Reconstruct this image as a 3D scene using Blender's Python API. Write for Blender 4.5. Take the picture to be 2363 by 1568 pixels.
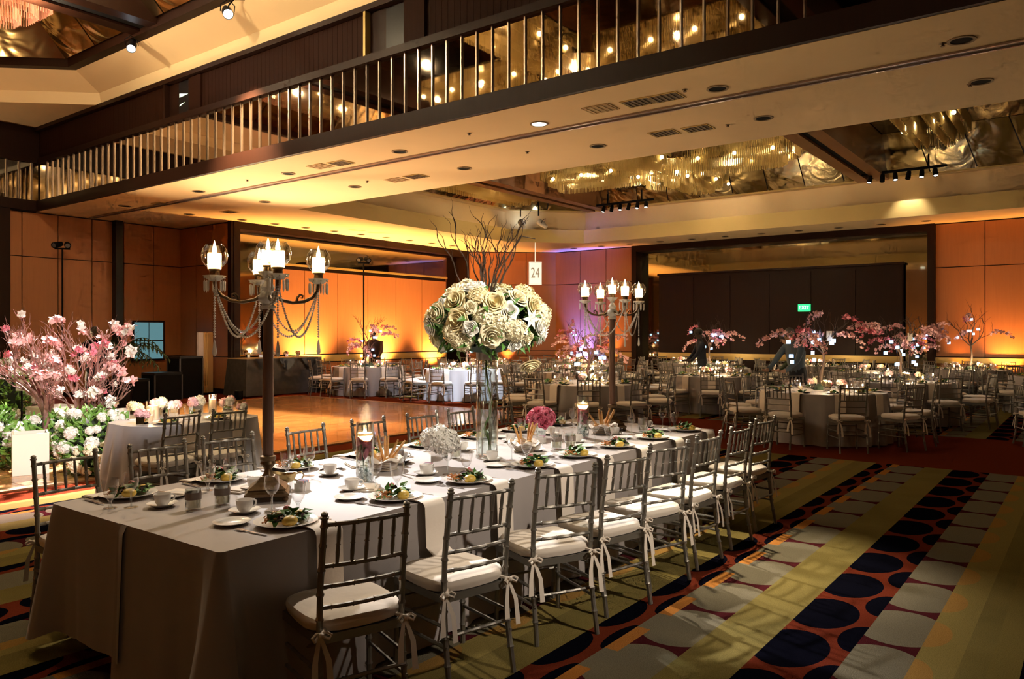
import bpy, math, random
from mathutils import Vector, Matrix
random.seed(7)
PI = math.pi
for _o in list(bpy.data.objects): bpy.data.objects.remove(_o)
scn = bpy.context.scene
COL = scn.collection

# ------------------------------------------------------------------ camera, world, exposure
CAM_H = 1.64
THETA = math.atan(1354/1795)
cam_d = bpy.data.cameras.new('camera'); cam = bpy.data.objects.new('camera', cam_d); COL.objects.link(cam)
cam.location = (0, 0, CAM_H); cam.rotation_euler = (PI/2, 0, THETA - PI/2)
cam_d.sensor_width = 36; cam_d.lens = 1795/2363*36; cam_d.shift_y = -14/2363
cam_d.clip_start = .05; cam_d.clip_end = 100
scn.camera = cam
w = bpy.data.worlds.new('world'); scn.world = w; w.use_nodes = True
w.node_tree.nodes['Background'].inputs[0].default_value = (.02, .013, .008, 1)
w.node_tree.nodes['Background'].inputs[1].default_value = .3
vs = scn.view_settings
scn.display_settings.display_device = 'sRGB'
vs.view_transform = 'Standard'; vs.look = 'None'; vs.gamma = 1; vs.use_curve_mapping = False
vs.exposure = 1.2
cy = scn.cycles
cy.use_denoising = True
cy.use_adaptive_sampling = True; cy.adaptive_threshold = .07; cy.adaptive_min_samples = 12
cy.max_bounces = 6; cy.diffuse_bounces = 3; cy.glossy_bounces = 4; cy.transmission_bounces = 4
cy.transparent_max_bounces = 12; cy.caustics_reflective = False; cy.caustics_refractive = False
cy.sample_clamp_indirect = 4.0; cy.sample_clamp_direct = 0

# ------------------------------------------------------------------ lights of the place
def add_light(name, kind, loc, energy, color, size=.05, aim=None, angle=40, blend=.5, parent=None, **kw):
    d = bpy.data.lights.new(name, kind); d.energy = energy; d.color = color
    if kind == 'AREA':
        d.shape = kw.get('shape', 'RECTANGLE'); d.size = size; d.size_y = kw.get('size_y', size)
        if 'spread' in kw: d.spread = kw['spread']
    else: d.shadow_soft_size = size
    if kind == 'SPOT': d.spot_size = math.radians(angle); d.spot_blend = blend
    o = bpy.data.objects.new(name, d); COL.objects.link(o); o.location = loc
    if aim is not None:
        o.rotation_euler = (Vector(aim)-Vector(loc)).to_track_quat('-Z', 'Y').to_euler()
    if parent is not None: o.parent = parent
    return o
WARM = (1, .76, .45); WARM2 = (1, .70, .40); AMBER = (1, .36, .05); GOLD = (1, .62, .18)
COOL = (.80, .90, 1); PINK = (1, .35, .45); BLUE = (.20, .18, 1); WHITE = (1, .9, .78)
# chandeliers and added fill points
for p, e in (((18.2, 9, 5.3), 70), ((18.2, 11.4, 6.0), 60), ((18.2, 6.4, 6.0), 55), ((15.8, 8.9, 6.0), 45), ((18.2, 8.9, 5.75), 40), ((20.6, 8.9, 6.0), 45), ((18, 14.6, 6.1), 25), ((18, 2.5, 6.1), 25)):
    add_light('chandelier_light', 'POINT', p, e, WARM, .06)
for p, e in (((2.6, 9, 6.75), 110), ((2.6, 13, 7.4), 50), ((5.6, 10.5, 6.9), 110), ((5.6, 14.5, 7.1), 100), ((3, 16, 7.6), 30), ((6.3, 12.6, 7.75), 30), ((.5, 1.5, 7.2), 22), ((5.2, 9, 7.5), 45), ((2.6, 11.6, 7.5), 45), ((2.6, 9, 7.35), 40), ((2.6, 6.6, 7.5), 45)):  # points away from the crystals are added to brighten cove and brass panels
    add_light('chandelier_light', 'POINT', p, e, WARM, .06)
ZLOW = 4.67
# uplights washing the walls, plus an added pair lifting the ceiling (floor cans stand below them)
UPL = [((13.05, 18.42, .35), (13.05, 18.75, 2.6), 300, AMBER, 75), ((14.75, 18.34, .35), (14.75, 18.72, 2.2), 980, (1, .52, .16), 115),
       ((17.6, 18.34, .35), (17.6, 18.72, 2.2), 1150, (1, .55, .18), 118), ((20.2, 18.34, .35), (20.2, 18.75, 2.6), 720, (1, .48, .14), 110),
       ((22.75, 17.35, .35), (23.1, 17.6, 3.4), 330, (1, .38, .12), 60),
       ((23.85, 15.0, .35), (24.2, 15.0, 1.2), 1900, (.10, .13, 1), 66), ((23.9, 13.7, .35), (24.2, 13.7, 3.4), 230, (1, .38, .14), 50),
       ((23.85, 1.9, .35), (24.2, 1.9, 2.4), 420, (1, .40, .08), 80), ((23.85, 3.0, .35), (24.2, 3.0, 3.2), 90, AMBER, 60),
       ((11.3, 17.0, .35), (10.1, 12.3, ZLOW), 1300, (1, .72, .40), 66), ((6.0, 17.4, .35), (9.4, 13.0, ZLOW), 700, (1, .72, .40), 70)]  # pair added to brighten the ceiling band, aimed up at it
for p, a, e, c, ang in UPL:
    add_light('uplight_beam', 'SPOT', p, e, c, .06, a, ang, .9)
# unseen warm uplights added along the outer walls for overall ambient light
for p, a in (((-6.7, 9, .3), (-7, 9, 4)), ((-6.7, 16, .3), (-7, 16, 4)), ((3.0, 20.9, .3), (3.0, 21.2, 3.5))):
    add_light('uplight_beam', 'SPOT', p, 260, (1, .68, .38), .08, a, 120, .9)
# theatrical pin spots hung from the ceiling
PIN = [((7.42, 11.42, 6.85), (3.95, 3.6, .8), 4600, (1, .96, .95), 17, .9),        # long table
       ((7.55, 9.0, 6.9), (5.4, 2.8, .5), 2300, (1, .90, .80), 19, 1.0),           # row of chairs
       ((7.5, 4.6, 6.7), (2.5, 3.6, .6), 720, (1, .84, .68), 28, 1.0),
       ((7.40, 14.62, 6.98), (4.3, 10.3, 1.4), 13000, (1, .72, .74), 17, .6),       # blossom tree
       ((7.40, 14.62, 6.98), (4.15, 9.7, .2), 13000, (1, .96, .88), 17, .8),
       ((13.3, 9.4, 6.25), (14.6, 12.6, .6), 2800, (.78, .86, 1), 24, .7),          # far tables
       ((13.3, 12.2, 6.25), (14.3, 15.6, .6), 420, (.88, .88, 1), 30, .9),
       ((21.6, 11.8, 5.55), (15.4, 9.4, .7), 600, (.8, .85, 1), 28, .9),
       ((21.5, 4.0, 5.55), (13.6, 4.2, .8), 320, (1, .8, .62), 30, .9),
       ((21.5, 3.8, 5.55), (16.2, 3.0, .8), 280, (1, .82, .66), 34, .9),
       ((21.6, 12.0, 5.55), (16.5, 13, 0), 700, (1, .8, .6), 50, 1.0),
       ((7.5, 4.0, 6.8), (5.6, 2.0, 0), 1500, (1, .84, .60), 20, 1.0),              # carpet pool
       ((7.5, 12.0, 6.8), (9.6, 12.8, 0), 4600, (1, .72, .42), 62, 1.0),           # dance floor
       ((21.93, 3.9, 5.42), (22.3, 3.9, 4.75), 26, (1, .84, .62), 75, .3),         # scallop on the far cove
       ((20.7, 15.2, 5.30), (19.3, 15.57, 5.0), 130, (1, .55, .15), 80, .9),       # par cans at the cove corner
       ((21.05, 14.7, 5.30), (22.3, 12.6, 5.0), 130, (.35, .30, 1), 80, .9),
       ((2.2, -4.2, 6.5), (4.35, 3.5, 1.65), 2400, (1, .90, .72), 9, .8),          # front spots behind the camera
       ((3.8, -4.2, 6.5), (4.2, 2.9, .6), 1000, (1, .86, .70), 26, 1.0),
       ((1.2, -4.2, 6.5), (4.25, 9.9, .8), 5200, (1, .90, .86), 11, .7),
       ((7.40, 15.4, 7.0), (4.2, 16.6, 8.4), 500, PINK, 80, 1.0)]                  # pink wash on the front coffers
for p, a, e, c, ang, bl in PIN:
    add_light('pin_spot_beam', 'SPOT', p, e, c, .12, a, ang, bl)
# ------------------------------------------------------------------ projection helper (used only to order labels)
FV = Vector((math.cos(THETA), math.sin(THETA), 0)); RV = Vector((math.sin(THETA), -math.cos(THETA), 0))
def px(x, y): return 1181 + 1795*(x*RV.x+y*RV.y)/max(.1, (x*FV.x+y*FV.y))
ORD = 'first second third fourth fifth sixth seventh eighth ninth tenth eleventh twelfth thirteenth fourteenth'.split()

# ------------------------------------------------------------------ materials
MATS = {}
def mat(name, col, rough=.5, metal=0., noise=0., nscale=20., bump=0., bscale=60., spec=.5, emit=None, estr=0., trans=0., sheen=0., coat=0., subs=0., stretch=None):
    if name in MATS: return MATS[name]
    m = bpy.data.materials.new(name); MATS[name] = m; m.use_nodes = True
    nt = m.node_tree; b = nt.nodes['Principled BSDF']; L = nt.links.new
    b.inputs['Base Color'].default_value = (*col, 1); b.inputs['Roughness'].default_value = rough
    b.inputs['Metallic'].default_value = metal; b.inputs['Specular IOR Level'].default_value = spec
    b.inputs['Transmission Weight'].default_value = trans; b.inputs['Sheen Weight'].default_value = sheen
    b.inputs['Coat Weight'].default_value = coat; b.inputs['Subsurface Weight'].default_value = subs
    if emit: b.inputs['Emission Color'].default_value = (*emit, 1); b.inputs['Emission Strength'].default_value = estr
    if noise or bump:
        tc = nt.nodes.new('ShaderNodeTexCoord'); src = tc.outputs['Object']
        if stretch:
            mp = nt.nodes.new('ShaderNodeMapping'); L(src, mp.inputs[0]); mp.inputs['Scale'].default_value = stretch; src = mp.outputs[0]
    if noise:
        n = nt.nodes.new('ShaderNodeTexNoise'); n.inputs['Scale'].default_value = nscale; n.inputs['Detail'].default_value = 3; L(src, n.inputs['Vector'])
        mx = nt.nodes.new('ShaderNodeMix'); mx.data_type = 'RGBA'
        mx.inputs[6].default_value = (*[c*(1-noise) for c in col], 1); mx.inputs[7].default_value = (*[min(1, c*(1+noise)) for c in col], 1)
        L(n.outputs[0], mx.inputs[0]); L(mx.outputs[2], b.inputs['Base Color'])
    if bump:
        n2 = nt.nodes.new('ShaderNodeTexNoise'); n2.inputs['Scale'].default_value = bscale; L(src, n2.inputs['Vector'])
        bp = nt.nodes.new('ShaderNodeBump'); bp.inputs['Strength'].default_value = bump; bp.inputs['Distance'].default_value = .02
        L(n2.outputs[0], bp.inputs['Height']); L(bp.outputs[0], b.inputs['Normal'])
    return m
def thin_glass(name, tint=(1, 1, 1), base=.06, edge=.75, rough=.03):
    if name in MATS: return MATS[name]
    m = bpy.data.materials.new(name); MATS[name] = m; m.use_nodes = True; nt = m.node_tree
    for n in list(nt.nodes): nt.nodes.remove(n)
    out = nt.nodes.new('ShaderNodeOutputMaterial'); mix = nt.nodes.new('ShaderNodeMixShader')
    tr = nt.nodes.new('ShaderNodeBsdfTransparent'); tr.inputs[0].default_value = (*tint, 1)
    gl = nt.nodes.new('ShaderNodeBsdfGlossy'); gl.inputs['Roughness'].default_value = rough; gl.inputs[0].default_value = (1, 1, 1, 1)
    lw = nt.nodes.new('ShaderNodeLayerWeight'); lw.inputs[0].default_value = .35
    mr = nt.nodes.new('ShaderNodeMapRange'); mr.inputs[3].default_value = base; mr.inputs[4].default_value = edge
    L = nt.links.new; L(lw.outputs['Facing'], mr.inputs[0]); L(mr.outputs[0], mix.inputs[0]); L(tr.outputs[0], mix.inputs[1]); L(gl.outputs[0], mix.inputs[2]); L(mix.outputs[0], out.inputs[0])
    return m
def crystal_mat(name, col, gl=.5, rough=.12):
    if name in MATS: return MATS[name]
    m = bpy.data.materials.new(name); MATS[name] = m; m.use_nodes = True; nt = m.node_tree
    for n in list(nt.nodes): nt.nodes.remove(n)
    out = nt.nodes.new('ShaderNodeOutputMaterial'); mix = nt.nodes.new('ShaderNodeMixShader'); mix.inputs[0].default_value = gl
    t = nt.nodes.new('ShaderNodeBsdfTranslucent'); t.inputs[0].default_value = (*col, 1)
    g = nt.nodes.new('ShaderNodeBsdfGlossy'); g.inputs[0].default_value = (*col, 1); g.inputs['Roughness'].default_value = rough
    L = nt.links.new; L(t.outputs[0], mix.inputs[1]); L(g.outputs[0], mix.inputs[2]); L(mix.outputs[0], out.inputs[0])
    return m
def emis(name, col, s): return mat(name, (0, 0, 0), .5, emit=col, estr=s)

class NB:
    """small node builder for arithmetic materials"""
    def __init__(s, m): s.nt = m.node_tree; s.L = s.nt.links.new
    def m(s, op, a, b=None, c=None):
        n = s.nt.nodes.new('ShaderNodeMath'); n.operation = op
        for i, v in enumerate((a, b, c)):
            if v is None: continue
            if isinstance(v, (int, float)): n.inputs[i].default_value = v
            else: s.L(v, n.inputs[i])
        return n.outputs[0]
    def mix(s, f, a, b):
        n = s.nt.nodes.new('ShaderNodeMix'); n.data_type = 'RGBA'
        s.L(f, n.inputs[0]) if not isinstance(f, (int, float)) else setattr(n.inputs[0], 'default_value', f)
        for i, v in ((6, a), (7, b)):
            if isinstance(v, tuple): n.inputs[i].default_value = (*v, 1)
            else: s.L(v, n.inputs[i])
        return n.outputs[2]

def carpet_material():
    m = bpy.data.materials.new('patterned_carpet'); m.use_nodes = True; B = NB(m); nt = m.node_tree; M = B.m
    b = nt.nodes['Principled BSDF']; b.inputs['Roughness'].default_value = 1.; b.inputs['Specular IOR Level'].default_value = 0.
    g = nt.nodes.new('ShaderNodeNewGeometry'); sp = nt.nodes.new('ShaderNodeSeparateXYZ'); B.L(g.outputs['Position'], sp.inputs[0])
    X, Y = sp.outputs[0], sp.outputs[1]; P = .628
    yy = M('FLOORED_MODULO', M('SUBTRACT', Y, .03), 1.95)
    def cell(ph): return M('SUBTRACT', M('FLOORED_MODULO', M('ADD', M('SUBTRACT', X, ph), P/2), P), P/2)
    def band(a, c): return M('MULTIPLY', M('GREATER_THAN', yy, a), M('LESS_THAN', yy, c))
    def ell(cx_, cyy, ax, ay):
        a = M('DIVIDE', cx_, ax); c = M('DIVIDE', M('SUBTRACT', yy, cyy), ay)
        return M('LESS_THAN', M('ADD', M('MULTIPLY', a, a), M('MULTIPLY', c, c)), 1.0)
    OL, GO, TAN, BK, RED, MAR, OR = (.15, .12, .04), (.21, .16, .05), (.145, .125, .083), (.003, .003, .006), (.115, .021, .010), (.055, .010, .012), (.34, .135, .03)
    col = B.mix(0., OL, OL)
    ns = nt.nodes.new('ShaderNodeTexNoise'); ns.inputs['Scale'].default_value = 2.2; ns.inputs['Detail'].default_value = 2; B.L(g.outputs['Position'], ns.inputs['Vector'])
    col = B.mix(ns.outputs[0], (.115, .09, .028), (.20, .155, .05))
    c_blk, c_bow1, c_bow2, c_half = cell(.352), cell(.59-.314), cell(.054+.314), cell(.26)
    col = B.mix(band(.27, .40), col, (.17, .13, .04))
    col = B.mix(band(.52, .71), col, GO)
    col = B.mix(M('MULTIPLY', band(.52, .71), ell(c_bow2, .72, .22, .12)), col, (.27, .15, .04))
    for lo, hi, cc in ((.71, .99, c_bow2), (1.67, 1.95, c_bow1)):
        col = B.mix(band(lo, hi), col, MAR)
        col = B.mix(M('MULTIPLY', band(lo, hi), ell(cc, (lo+hi)/2, .292, .235)), col, TAN)
    col = B.mix(band(.99, 1.37), col, RED)
    col = B.mix(M('MULTIPLY', band(.99, 1.37), ell(c_blk, 1.255, .275, .185)), col, BK)
    col = B.mix(M('MULTIPLY', band(.99, 1.37), ell(cell(.054), .985, .21, .11)), col, BK)
    col = B.mix(band(.08, .27), col, RED)
    col = B.mix(M('MULTIPLY', band(.08, .27), ell(c_half, .275, .265, .13)), col, BK)
    col = B.mix(M('MULTIPLY', band(.08, .27), ell(cell(.574), .08, .2, .06)), col, BK)
    col = B.mix(band(0, .08), col, TAN)
    col = B.mix(M('MULTIPLY', band(0, .08), M('GREATER_THAN', M('ABSOLUTE', c_half), .13)), col, OR)
    bx = M('MULTIPLY', M('GREATER_THAN', X, 10.65), M('LESS_THAN', X, 14.05)); col = B.mix(bx, col, (.13, .024, .010))
    col = B.mix(M('MULTIPLY', M('GREATER_THAN', Y, 8.45), M('LESS_THAN', X, 13.4)), col, (.14, .026, .011))
    n2 = nt.nodes.new('ShaderNodeTexNoise'); n2.inputs['Scale'].default_value = 160; B.L(g.outputs['Position'], n2.inputs['Vector'])
    n3 = nt.nodes.new('ShaderNodeMix'); n3.data_type = 'RGBA'; n3.blend_type = 'MULTIPLY'; n3.inputs[0].default_value = 1
    B.L(col, n3.inputs[6]); mr = nt.nodes.new('ShaderNodeMapRange'); mr.inputs[3].default_value = .55; mr.inputs[4].default_value = 1.4
    B.L(n2.outputs[0], mr.inputs[0]); B.L(mr.outputs[0], n3.inputs[7]); B.L(n3.outputs[2], b.inputs['Base Color'])
    bp = nt.nodes.new('ShaderNodeBump'); bp.inputs['Strength'].default_value = .5; bp.inputs['Distance'].default_value = .01; B.L(n2.outputs[0], bp.inputs['Height']); B.L(bp.outputs[0], b.inputs['Normal'])
    return m
def parquet_material():
    m = mat('parquet', (.42, .20, .065), .22, coat=.25); nt = m.node_tree; B = NB(m); b = nt.nodes['Principled BSDF']
    g = nt.nodes.new('ShaderNodeNewGeometry')
    mp = nt.nodes.new('ShaderNodeMapping'); B.L(g.outputs['Position'], mp.inputs[0]); mp.inputs['Rotation'].default_value = (0, 0, 0)
    br = nt.nodes.new('ShaderNodeTexBrick'); B.L(mp.outputs[0], br.inputs[0]); br.inputs['Scale'].default_value = 1
    br.inputs['Brick Width'].default_value = .46; br.inputs['Row Height'].default_value = .075; br.inputs['Mortar Size'].default_value = .0015
    br.inputs['Color1'].default_value = (.50, .25, .085, 1); br.inputs['Color2'].default_value = (.33, .145, .045, 1); br.inputs['Mortar'].default_value = (.10, .045, .02, 1)
    B.L(br.outputs[0], b.inputs['Base Color'])
    return m
def wood_panel_material(name, c1, c2, rough=.35, spec=.4):
    m = mat(name, c1, rough, spec=spec); nt = m.node_tree; B = NB(m); b = nt.nodes['Principled BSDF']
    tc = nt.nodes.new('ShaderNodeTexCoord'); mp = nt.nodes.new('ShaderNodeMapping'); B.L(tc.outputs['Object'], mp.inputs[0]); mp.inputs['Scale'].default_value = (9, 9, .5)
    n = nt.nodes.new('ShaderNodeTexNoise'); n.inputs['Scale'].default_value = 3; n.inputs['Detail'].default_value = 5; B.L(mp.outputs[0], n.inputs['Vector'])
    B.L(B.mix(n.outputs[0], c1, c2), b.inputs['Base Color'])
    return m
def crumpled_mirror(name, col, rough=.16, bump=.35, scale=4.):
    m = mat(name, col, rough, 1.); nt = m.node_tree; B = NB(m); b = nt.nodes['Principled BSDF']
    tc = nt.nodes.new('ShaderNodeTexCoord'); n = nt.nodes.new('ShaderNodeTexNoise'); n.inputs['Scale'].default_value = scale; n.inputs['Detail'].default_value = 1.5; n.inputs['Distortion'].default_value = 1.2
    B.L(tc.outputs['Object'], n.inputs['Vector'])
    bp = nt.nodes.new('ShaderNodeBump'); bp.inputs['Strength'].default_value = bump; bp.inputs['Distance'].default_value = .12
    B.L(n.outputs[0], bp.inputs['Height']); B.L(bp.outputs[0], b.inputs['Normal'])
    return m

CARPET = carpet_material(); PARQUET = parquet_material()
WOODP = wood_panel_material('cherry_panel', (.34, .135, .05), (.42, .175, .065), .42)
WOODD = wood_panel_material('dark_mahogany', (.014, .005, .003), (.022, .0075, .004), .45, .15)
CREAM = mat('cream_plaster', (.76, .585, .345), .8, noise=.05, nscale=1.5)
CREAMD = mat('gold_plaster', (.62, .46, .18), .75, noise=.05, nscale=1.5)
BLACK = mat('black_matte', (.005, .005, .006), .8, spec=.12)
BLACKG = mat('black_gloss', (.008, .008, .010), .35, spec=.3)
MIRROR = mat('bronze_mirror', (.42, .36, .24), .04, 1.)
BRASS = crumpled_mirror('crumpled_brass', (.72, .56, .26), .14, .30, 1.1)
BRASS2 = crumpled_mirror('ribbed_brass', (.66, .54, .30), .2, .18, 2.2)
BRONZE = mat('bronze', (.17, .11, .058), .42, .8, noise=.35, nscale=40)
COLUMN = mat('bronze_column', (.20, .115, .08), .45, .35, noise=.3, nscale=14, stretch=(8, 8, .6))
SILVERC = mat('silver_paint', (.23, .215, .185), .38, .55)
CUSH = mat('ivory_cushion', (.78, .70, .60), .85, noise=.05, nscale=6, bump=.15, bscale=18)
RIBBON = mat('ivory_ribbon', (.74, .66, .56), .6)
LINEN = mat('taupe_satin', (.33, .295, .28), .55, sheen=.3, noise=.06, nscale=3, bump=.22, bscale=3.2)
LINEN2 = mat('grey_satin', (.40, .385, .395), .5, sheen=.3, noise=.06, nscale=3)
NAPKIN = mat('cream_napkin', (.76, .68, .59), .8, bump=.08, bscale=40)
CHINA = mat('white_china', (.80, .77, .72), .22, spec=.6)
SILVER = mat('flatware_steel', (.62, .60, .57), .22, 1.)
GLASS = thin_glass('clear_glass'); GLASST = thin_glass('thick_glass', (.93, .97, .97), .10, .9)
GLASSW = thin_glass('water', (.95, .92, .92), .04, .35)
CRYSTAL = mat('cut_crystal', (.70, .67, .62), .08, spec=1.0)
_nt = CRYSTAL.node_tree; _t = _nt.nodes.new('ShaderNodeBsdfTranslucent'); _t.inputs[0].default_value = (.95, .90, .82, 1); _m = _nt.nodes.new('ShaderNodeMixShader'); _m.inputs[0].default_value = .35
_nt.links.new(_nt.nodes['Principled BSDF'].outputs[0], _m.inputs[1]); _nt.links.new(_t.outputs[0], _m.inputs[2]); _nt.links.new(_m.outputs[0], _nt.nodes['Material Output'].inputs[0])
ROD = crystal_mat('chandelier_rods', (.92, .80, .50), .22, .2)
WAX = bpy.data.materials.new('white_wax'); WAX.use_nodes = True; _nt = WAX.node_tree
_b = _nt.nodes['Principled BSDF']; _b.inputs['Base Color'].default_value = (.92, .84, .70, 1); _b.inputs['Roughness'].default_value = .5
_t = _nt.nodes.new('ShaderNodeBsdfTranslucent'); _t.inputs[0].default_value = (1, .86, .62, 1); _m = _nt.nodes.new('ShaderNodeMixShader'); _m.inputs[0].default_value = .5
_nt.links.new(_b.outputs[0], _m.inputs[1]); _nt.links.new(_t.outputs[0], _m.inputs[2]); _nt.links.new(_m.outputs[0], _nt.nodes['Material Output'].inputs[0])
FLAME = emis('candle_flame', (1, .72, .34), 60)
LEAF = mat('leaf_green', (.075, .19, .035), .45, noise=.4, nscale=12); LEAF2 = mat('leaf_bright', (.12, .26, .04), .45, noise=.3, nscale=12)
STEMG = mat('green_stem', (.10, .16, .035), .5)
TWIG = mat('dark_twig', (.060, .035, .022), .7); BARK = mat('pink_bark', (.22, .115, .095), .75, noise=.4, nscale=18)
IVORY = mat('ivory_petal', (.84, .76, .55), .6, noise=.08, nscale=30); WHITEP = mat('white_petal', (.88, .86, .80), .6)
CREAMP = mat('cream_petal', (.82, .70, .42), .6, noise=.1, nscale=30)
PINKP = mat('pink_petal', (.75, .22, .30), .55, noise=.25, nscale=25); PALEPINK = mat('pale_pink_petal', (.85, .50, .50), .6, noise=.15, nscale=25)
HOTPINK = mat('magenta_petal', (.70, .15, .24), .5, noise=.25, nscale=25)
# ------------------------------------------------------------------ mesh builder
def frame(d):
    d = d.normalized(); a = Vector((0, 0, 1)) if abs(d.z) < .95 else Vector((1, 0, 0))
    u = d.cross(a).normalized(); return u, d.cross(u).normalized()
class MB:
    def __init__(s): s.v = []; s.f = []; s.mi = []; s.k = 0
    def add(s, vs_, fs):
        b = len(s.v); s.v += [tuple(p) for p in vs_]
        for f in fs: s.f.append(tuple(i+b for i in f)); s.mi.append(s.k)
        return s
    def box(s, c, sz, rz=0, mtx=None):
        x, y, z = sz[0]/2, sz[1]/2, sz[2]/2
        P = [Vector(q) for q in ((-x,-y,-z),(x,-y,-z),(x,y,-z),(-x,y,-z),(-x,-y,z),(x,-y,z),(x,y,z),(-x,y,z))]
        R = mtx if mtx is not None else Matrix.Rotation(rz, 3, 'Z')
        return s.add([R @ p + Vector(c) for p in P], [(0,3,2,1),(4,5,6,7),(0,1,5,4),(1,2,6,5),(2,3,7,6),(3,0,4,7)])
    def beam(s, a, b, wd, ht):
        a, b = Vector(a), Vector(b); d = (b-a); u = Vector((d.y, -d.x, 0)).normalized() if (abs(d.x)+abs(d.y)) > 1e-6 else Vector((1, 0, 0))
        t = u.cross(d.normalized()).normalized(); R = Matrix((u, d.normalized(), t)).transposed()
        return s.box((a+b)/2, (wd, d.length, ht), mtx=R)
    def tube(s, pts, rad, n=6, cap=True):
        pts = [Vector(p) for p in pts]
        if not isinstance(rad, (list, tuple)): rad = [rad]*len(pts)
        u = None; rings = []
        for i, p in enumerate(pts):
            d = (pts[min(i+1, len(pts)-1)]-pts[max(i-1, 0)])
            if d.length < 1e-9: d = Vector((0, 0, 1))
            d.normalize()
            if u is None: u, w_ = frame(d)
            else:
                u = (u-d*u.dot(d)); u = u.normalized() if u.length > 1e-6 else frame(d)[0]; w_ = d.cross(u)
            rings.append([p+(u*math.cos(2*PI*k/n)+w_*math.sin(2*PI*k/n))*rad[i] for k in range(n)])
        V = [q for r in rings for q in r]; F = []
        for i in range(len(pts)-1):
            for k in range(n):
                a, b = i*n+k, i*n+(k+1) % n; F.append((a, b, b+n, a+n))
        if cap: F.append(tuple(range(n-1, -1, -1))); F.append(tuple((len(pts)-1)*n+k for k in range(n)))
        return s.add(V, F)
    def lathe(s, prof, n=16, c=(0, 0, 0), sc=None, cap=True, a0=0.):
        V = []; F = []; c = Vector(c)
        for r, z in prof:
            for k in range(n):
                q = sc(2*PI*k/n, r, z) if sc else 1.
                V.append(c+Vector((r*q*math.cos(a0+2*PI*k/n), r*q*math.sin(a0+2*PI*k/n), z)))
        for i in range(len(prof)-1):
            for k in range(n):
                a, b = i*n+k, i*n+(k+1) % n; F.append((a, b, b+n, a+n))
        if cap:
            if prof[0][0] > 1e-5: F.append(tuple(range(n-1, -1, -1)))
            if prof[-1][0] > 1e-5: F.append(tuple((len(prof)-1)*n+k for k in range(n)))
        return s.add(V, F)
    def ball(s, c, r, n=8, m=5, sc=(1, 1, 1)):
        V = [Vector((0, 0, -1))]; F = []
        for i in range(1, m):
            a = -PI/2+PI*i/m
            for k in range(n): V.append(Vector((math.cos(a)*math.cos(2*PI*k/n), math.cos(a)*math.sin(2*PI*k/n), math.sin(a))))
        V.append(Vector((0, 0, 1))); T = len(V)-1
        for k in range(n):
            F.append((0, 1+(k+1) % n, 1+k)); F.append((T, T-n+k, T-n+(k+1) % n))
        for i in range(m-2):
            for k in range(n):
                a, b = 1+i*n+k, 1+i*n+(k+1) % n; F.append((a, b, b+n, a+n))
        return s.add([Vector((p.x*r*sc[0], p.y*r*sc[1], p.z*r*sc[2]))+Vector(c) for p in V], F)
    def quad(s, *p): return s.add(p, [tuple(range(len(p)))])
    def sheet(s, rows, closed=False):
        n = len(rows[0]); V = [p for r in rows for p in r]; F = []
        for i in range(len(rows)-1):
            for k in range(n if closed else n-1):
                a, b = i*n+k, i*n+(k+1) % n; F.append((a, b, b+n, a+n))
        return s.add(V, F)
    def leaf(s, p, d, up, L, W, bend=.25):
        d = Vector(d).normalized(); up = Vector(up); u = d.cross(up); u = u.normalized() if u.length > 1e-5 else frame(d)[0]; nn = u.cross(d)
        p = Vector(p); V = [p, p+d*L*.45+u*W/2+nn*bend*L*.15, p+d*L*.5-nn*.02*L, p+d*L*.45-u*W/2+nn*bend*L*.15, p+d*L-nn*bend*L]
        return s.add(V, [(0, 1, 2), (0, 2, 3), (1, 4, 2), (2, 4, 3)])
    def mesh(s, name, mats, smooth=True, ang=40):
        me = bpy.data.meshes.new(name); me.from_pydata(s.v, [], s.f)
        for m in (mats if isinstance(mats, (list, tuple)) else [mats]): me.materials.append(m)
        if any(s.mi): me.polygons.foreach_set('material_index', s.mi)
        if smooth:
            me.polygons.foreach_set('use_smooth', [True]*len(s.f)); me.set_sharp_from_angle(angle=math.radians(ang))
        me.update(); return me
# ------------------------------------------------------------------ objects
def ob(name, data, parent=None, loc=(0, 0, 0), rz=0., label=None, cat=None, group=None, kind=None, sc=None, rot=None):
    o = bpy.data.objects.new(name, data); COL.objects.link(o); o.location = loc
    o.rotation_euler = rot if rot is not None else (0, 0, rz)
    if sc is not None: o.scale = sc if isinstance(sc, (tuple, list)) else (sc, sc, sc)
    if parent is not None: o.parent = parent
    if label: o['label'] = label
    if cat: o['category'] = cat
    if group: o['group'] = group
    if kind: o['kind'] = kind
    return o
def struct(name, mb, m, parent=None, smooth=False, label=None):
    o = ob(name, mb.mesh(name, m, smooth), parent)
    if parent is None: o['kind'] = 'structure'
    if label: o['label'] = label
    return o
def place(proto, name, label, cat, group=None, loc=(0, 0, 0), rz=0., sc=None, rot=None):
    """proto: list of (part name, mesh, [(sub-part name, mesh)...], kind) -> one thing with its own parts, sharing mesh data"""
    r = ob(name, None, None, loc, rz, label, cat, group, None, sc, rot); r.empty_display_size = .05
    for p in proto:
        c = ob(p[0], p[1], r, kind=p[3] if len(p) > 3 else None)
        if len(p) > 2:
            for q in p[2]: ob(q[0], q[1], c)
    return r
# ================================================================== THE ROOM
ZL = 4.67                                  # low ceiling
struct('floor', MB().box((8.6, 7, -.05), (33, 30, .1)), CARPET, label='patterned carpet with striped ovals in olive, red and black')
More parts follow.
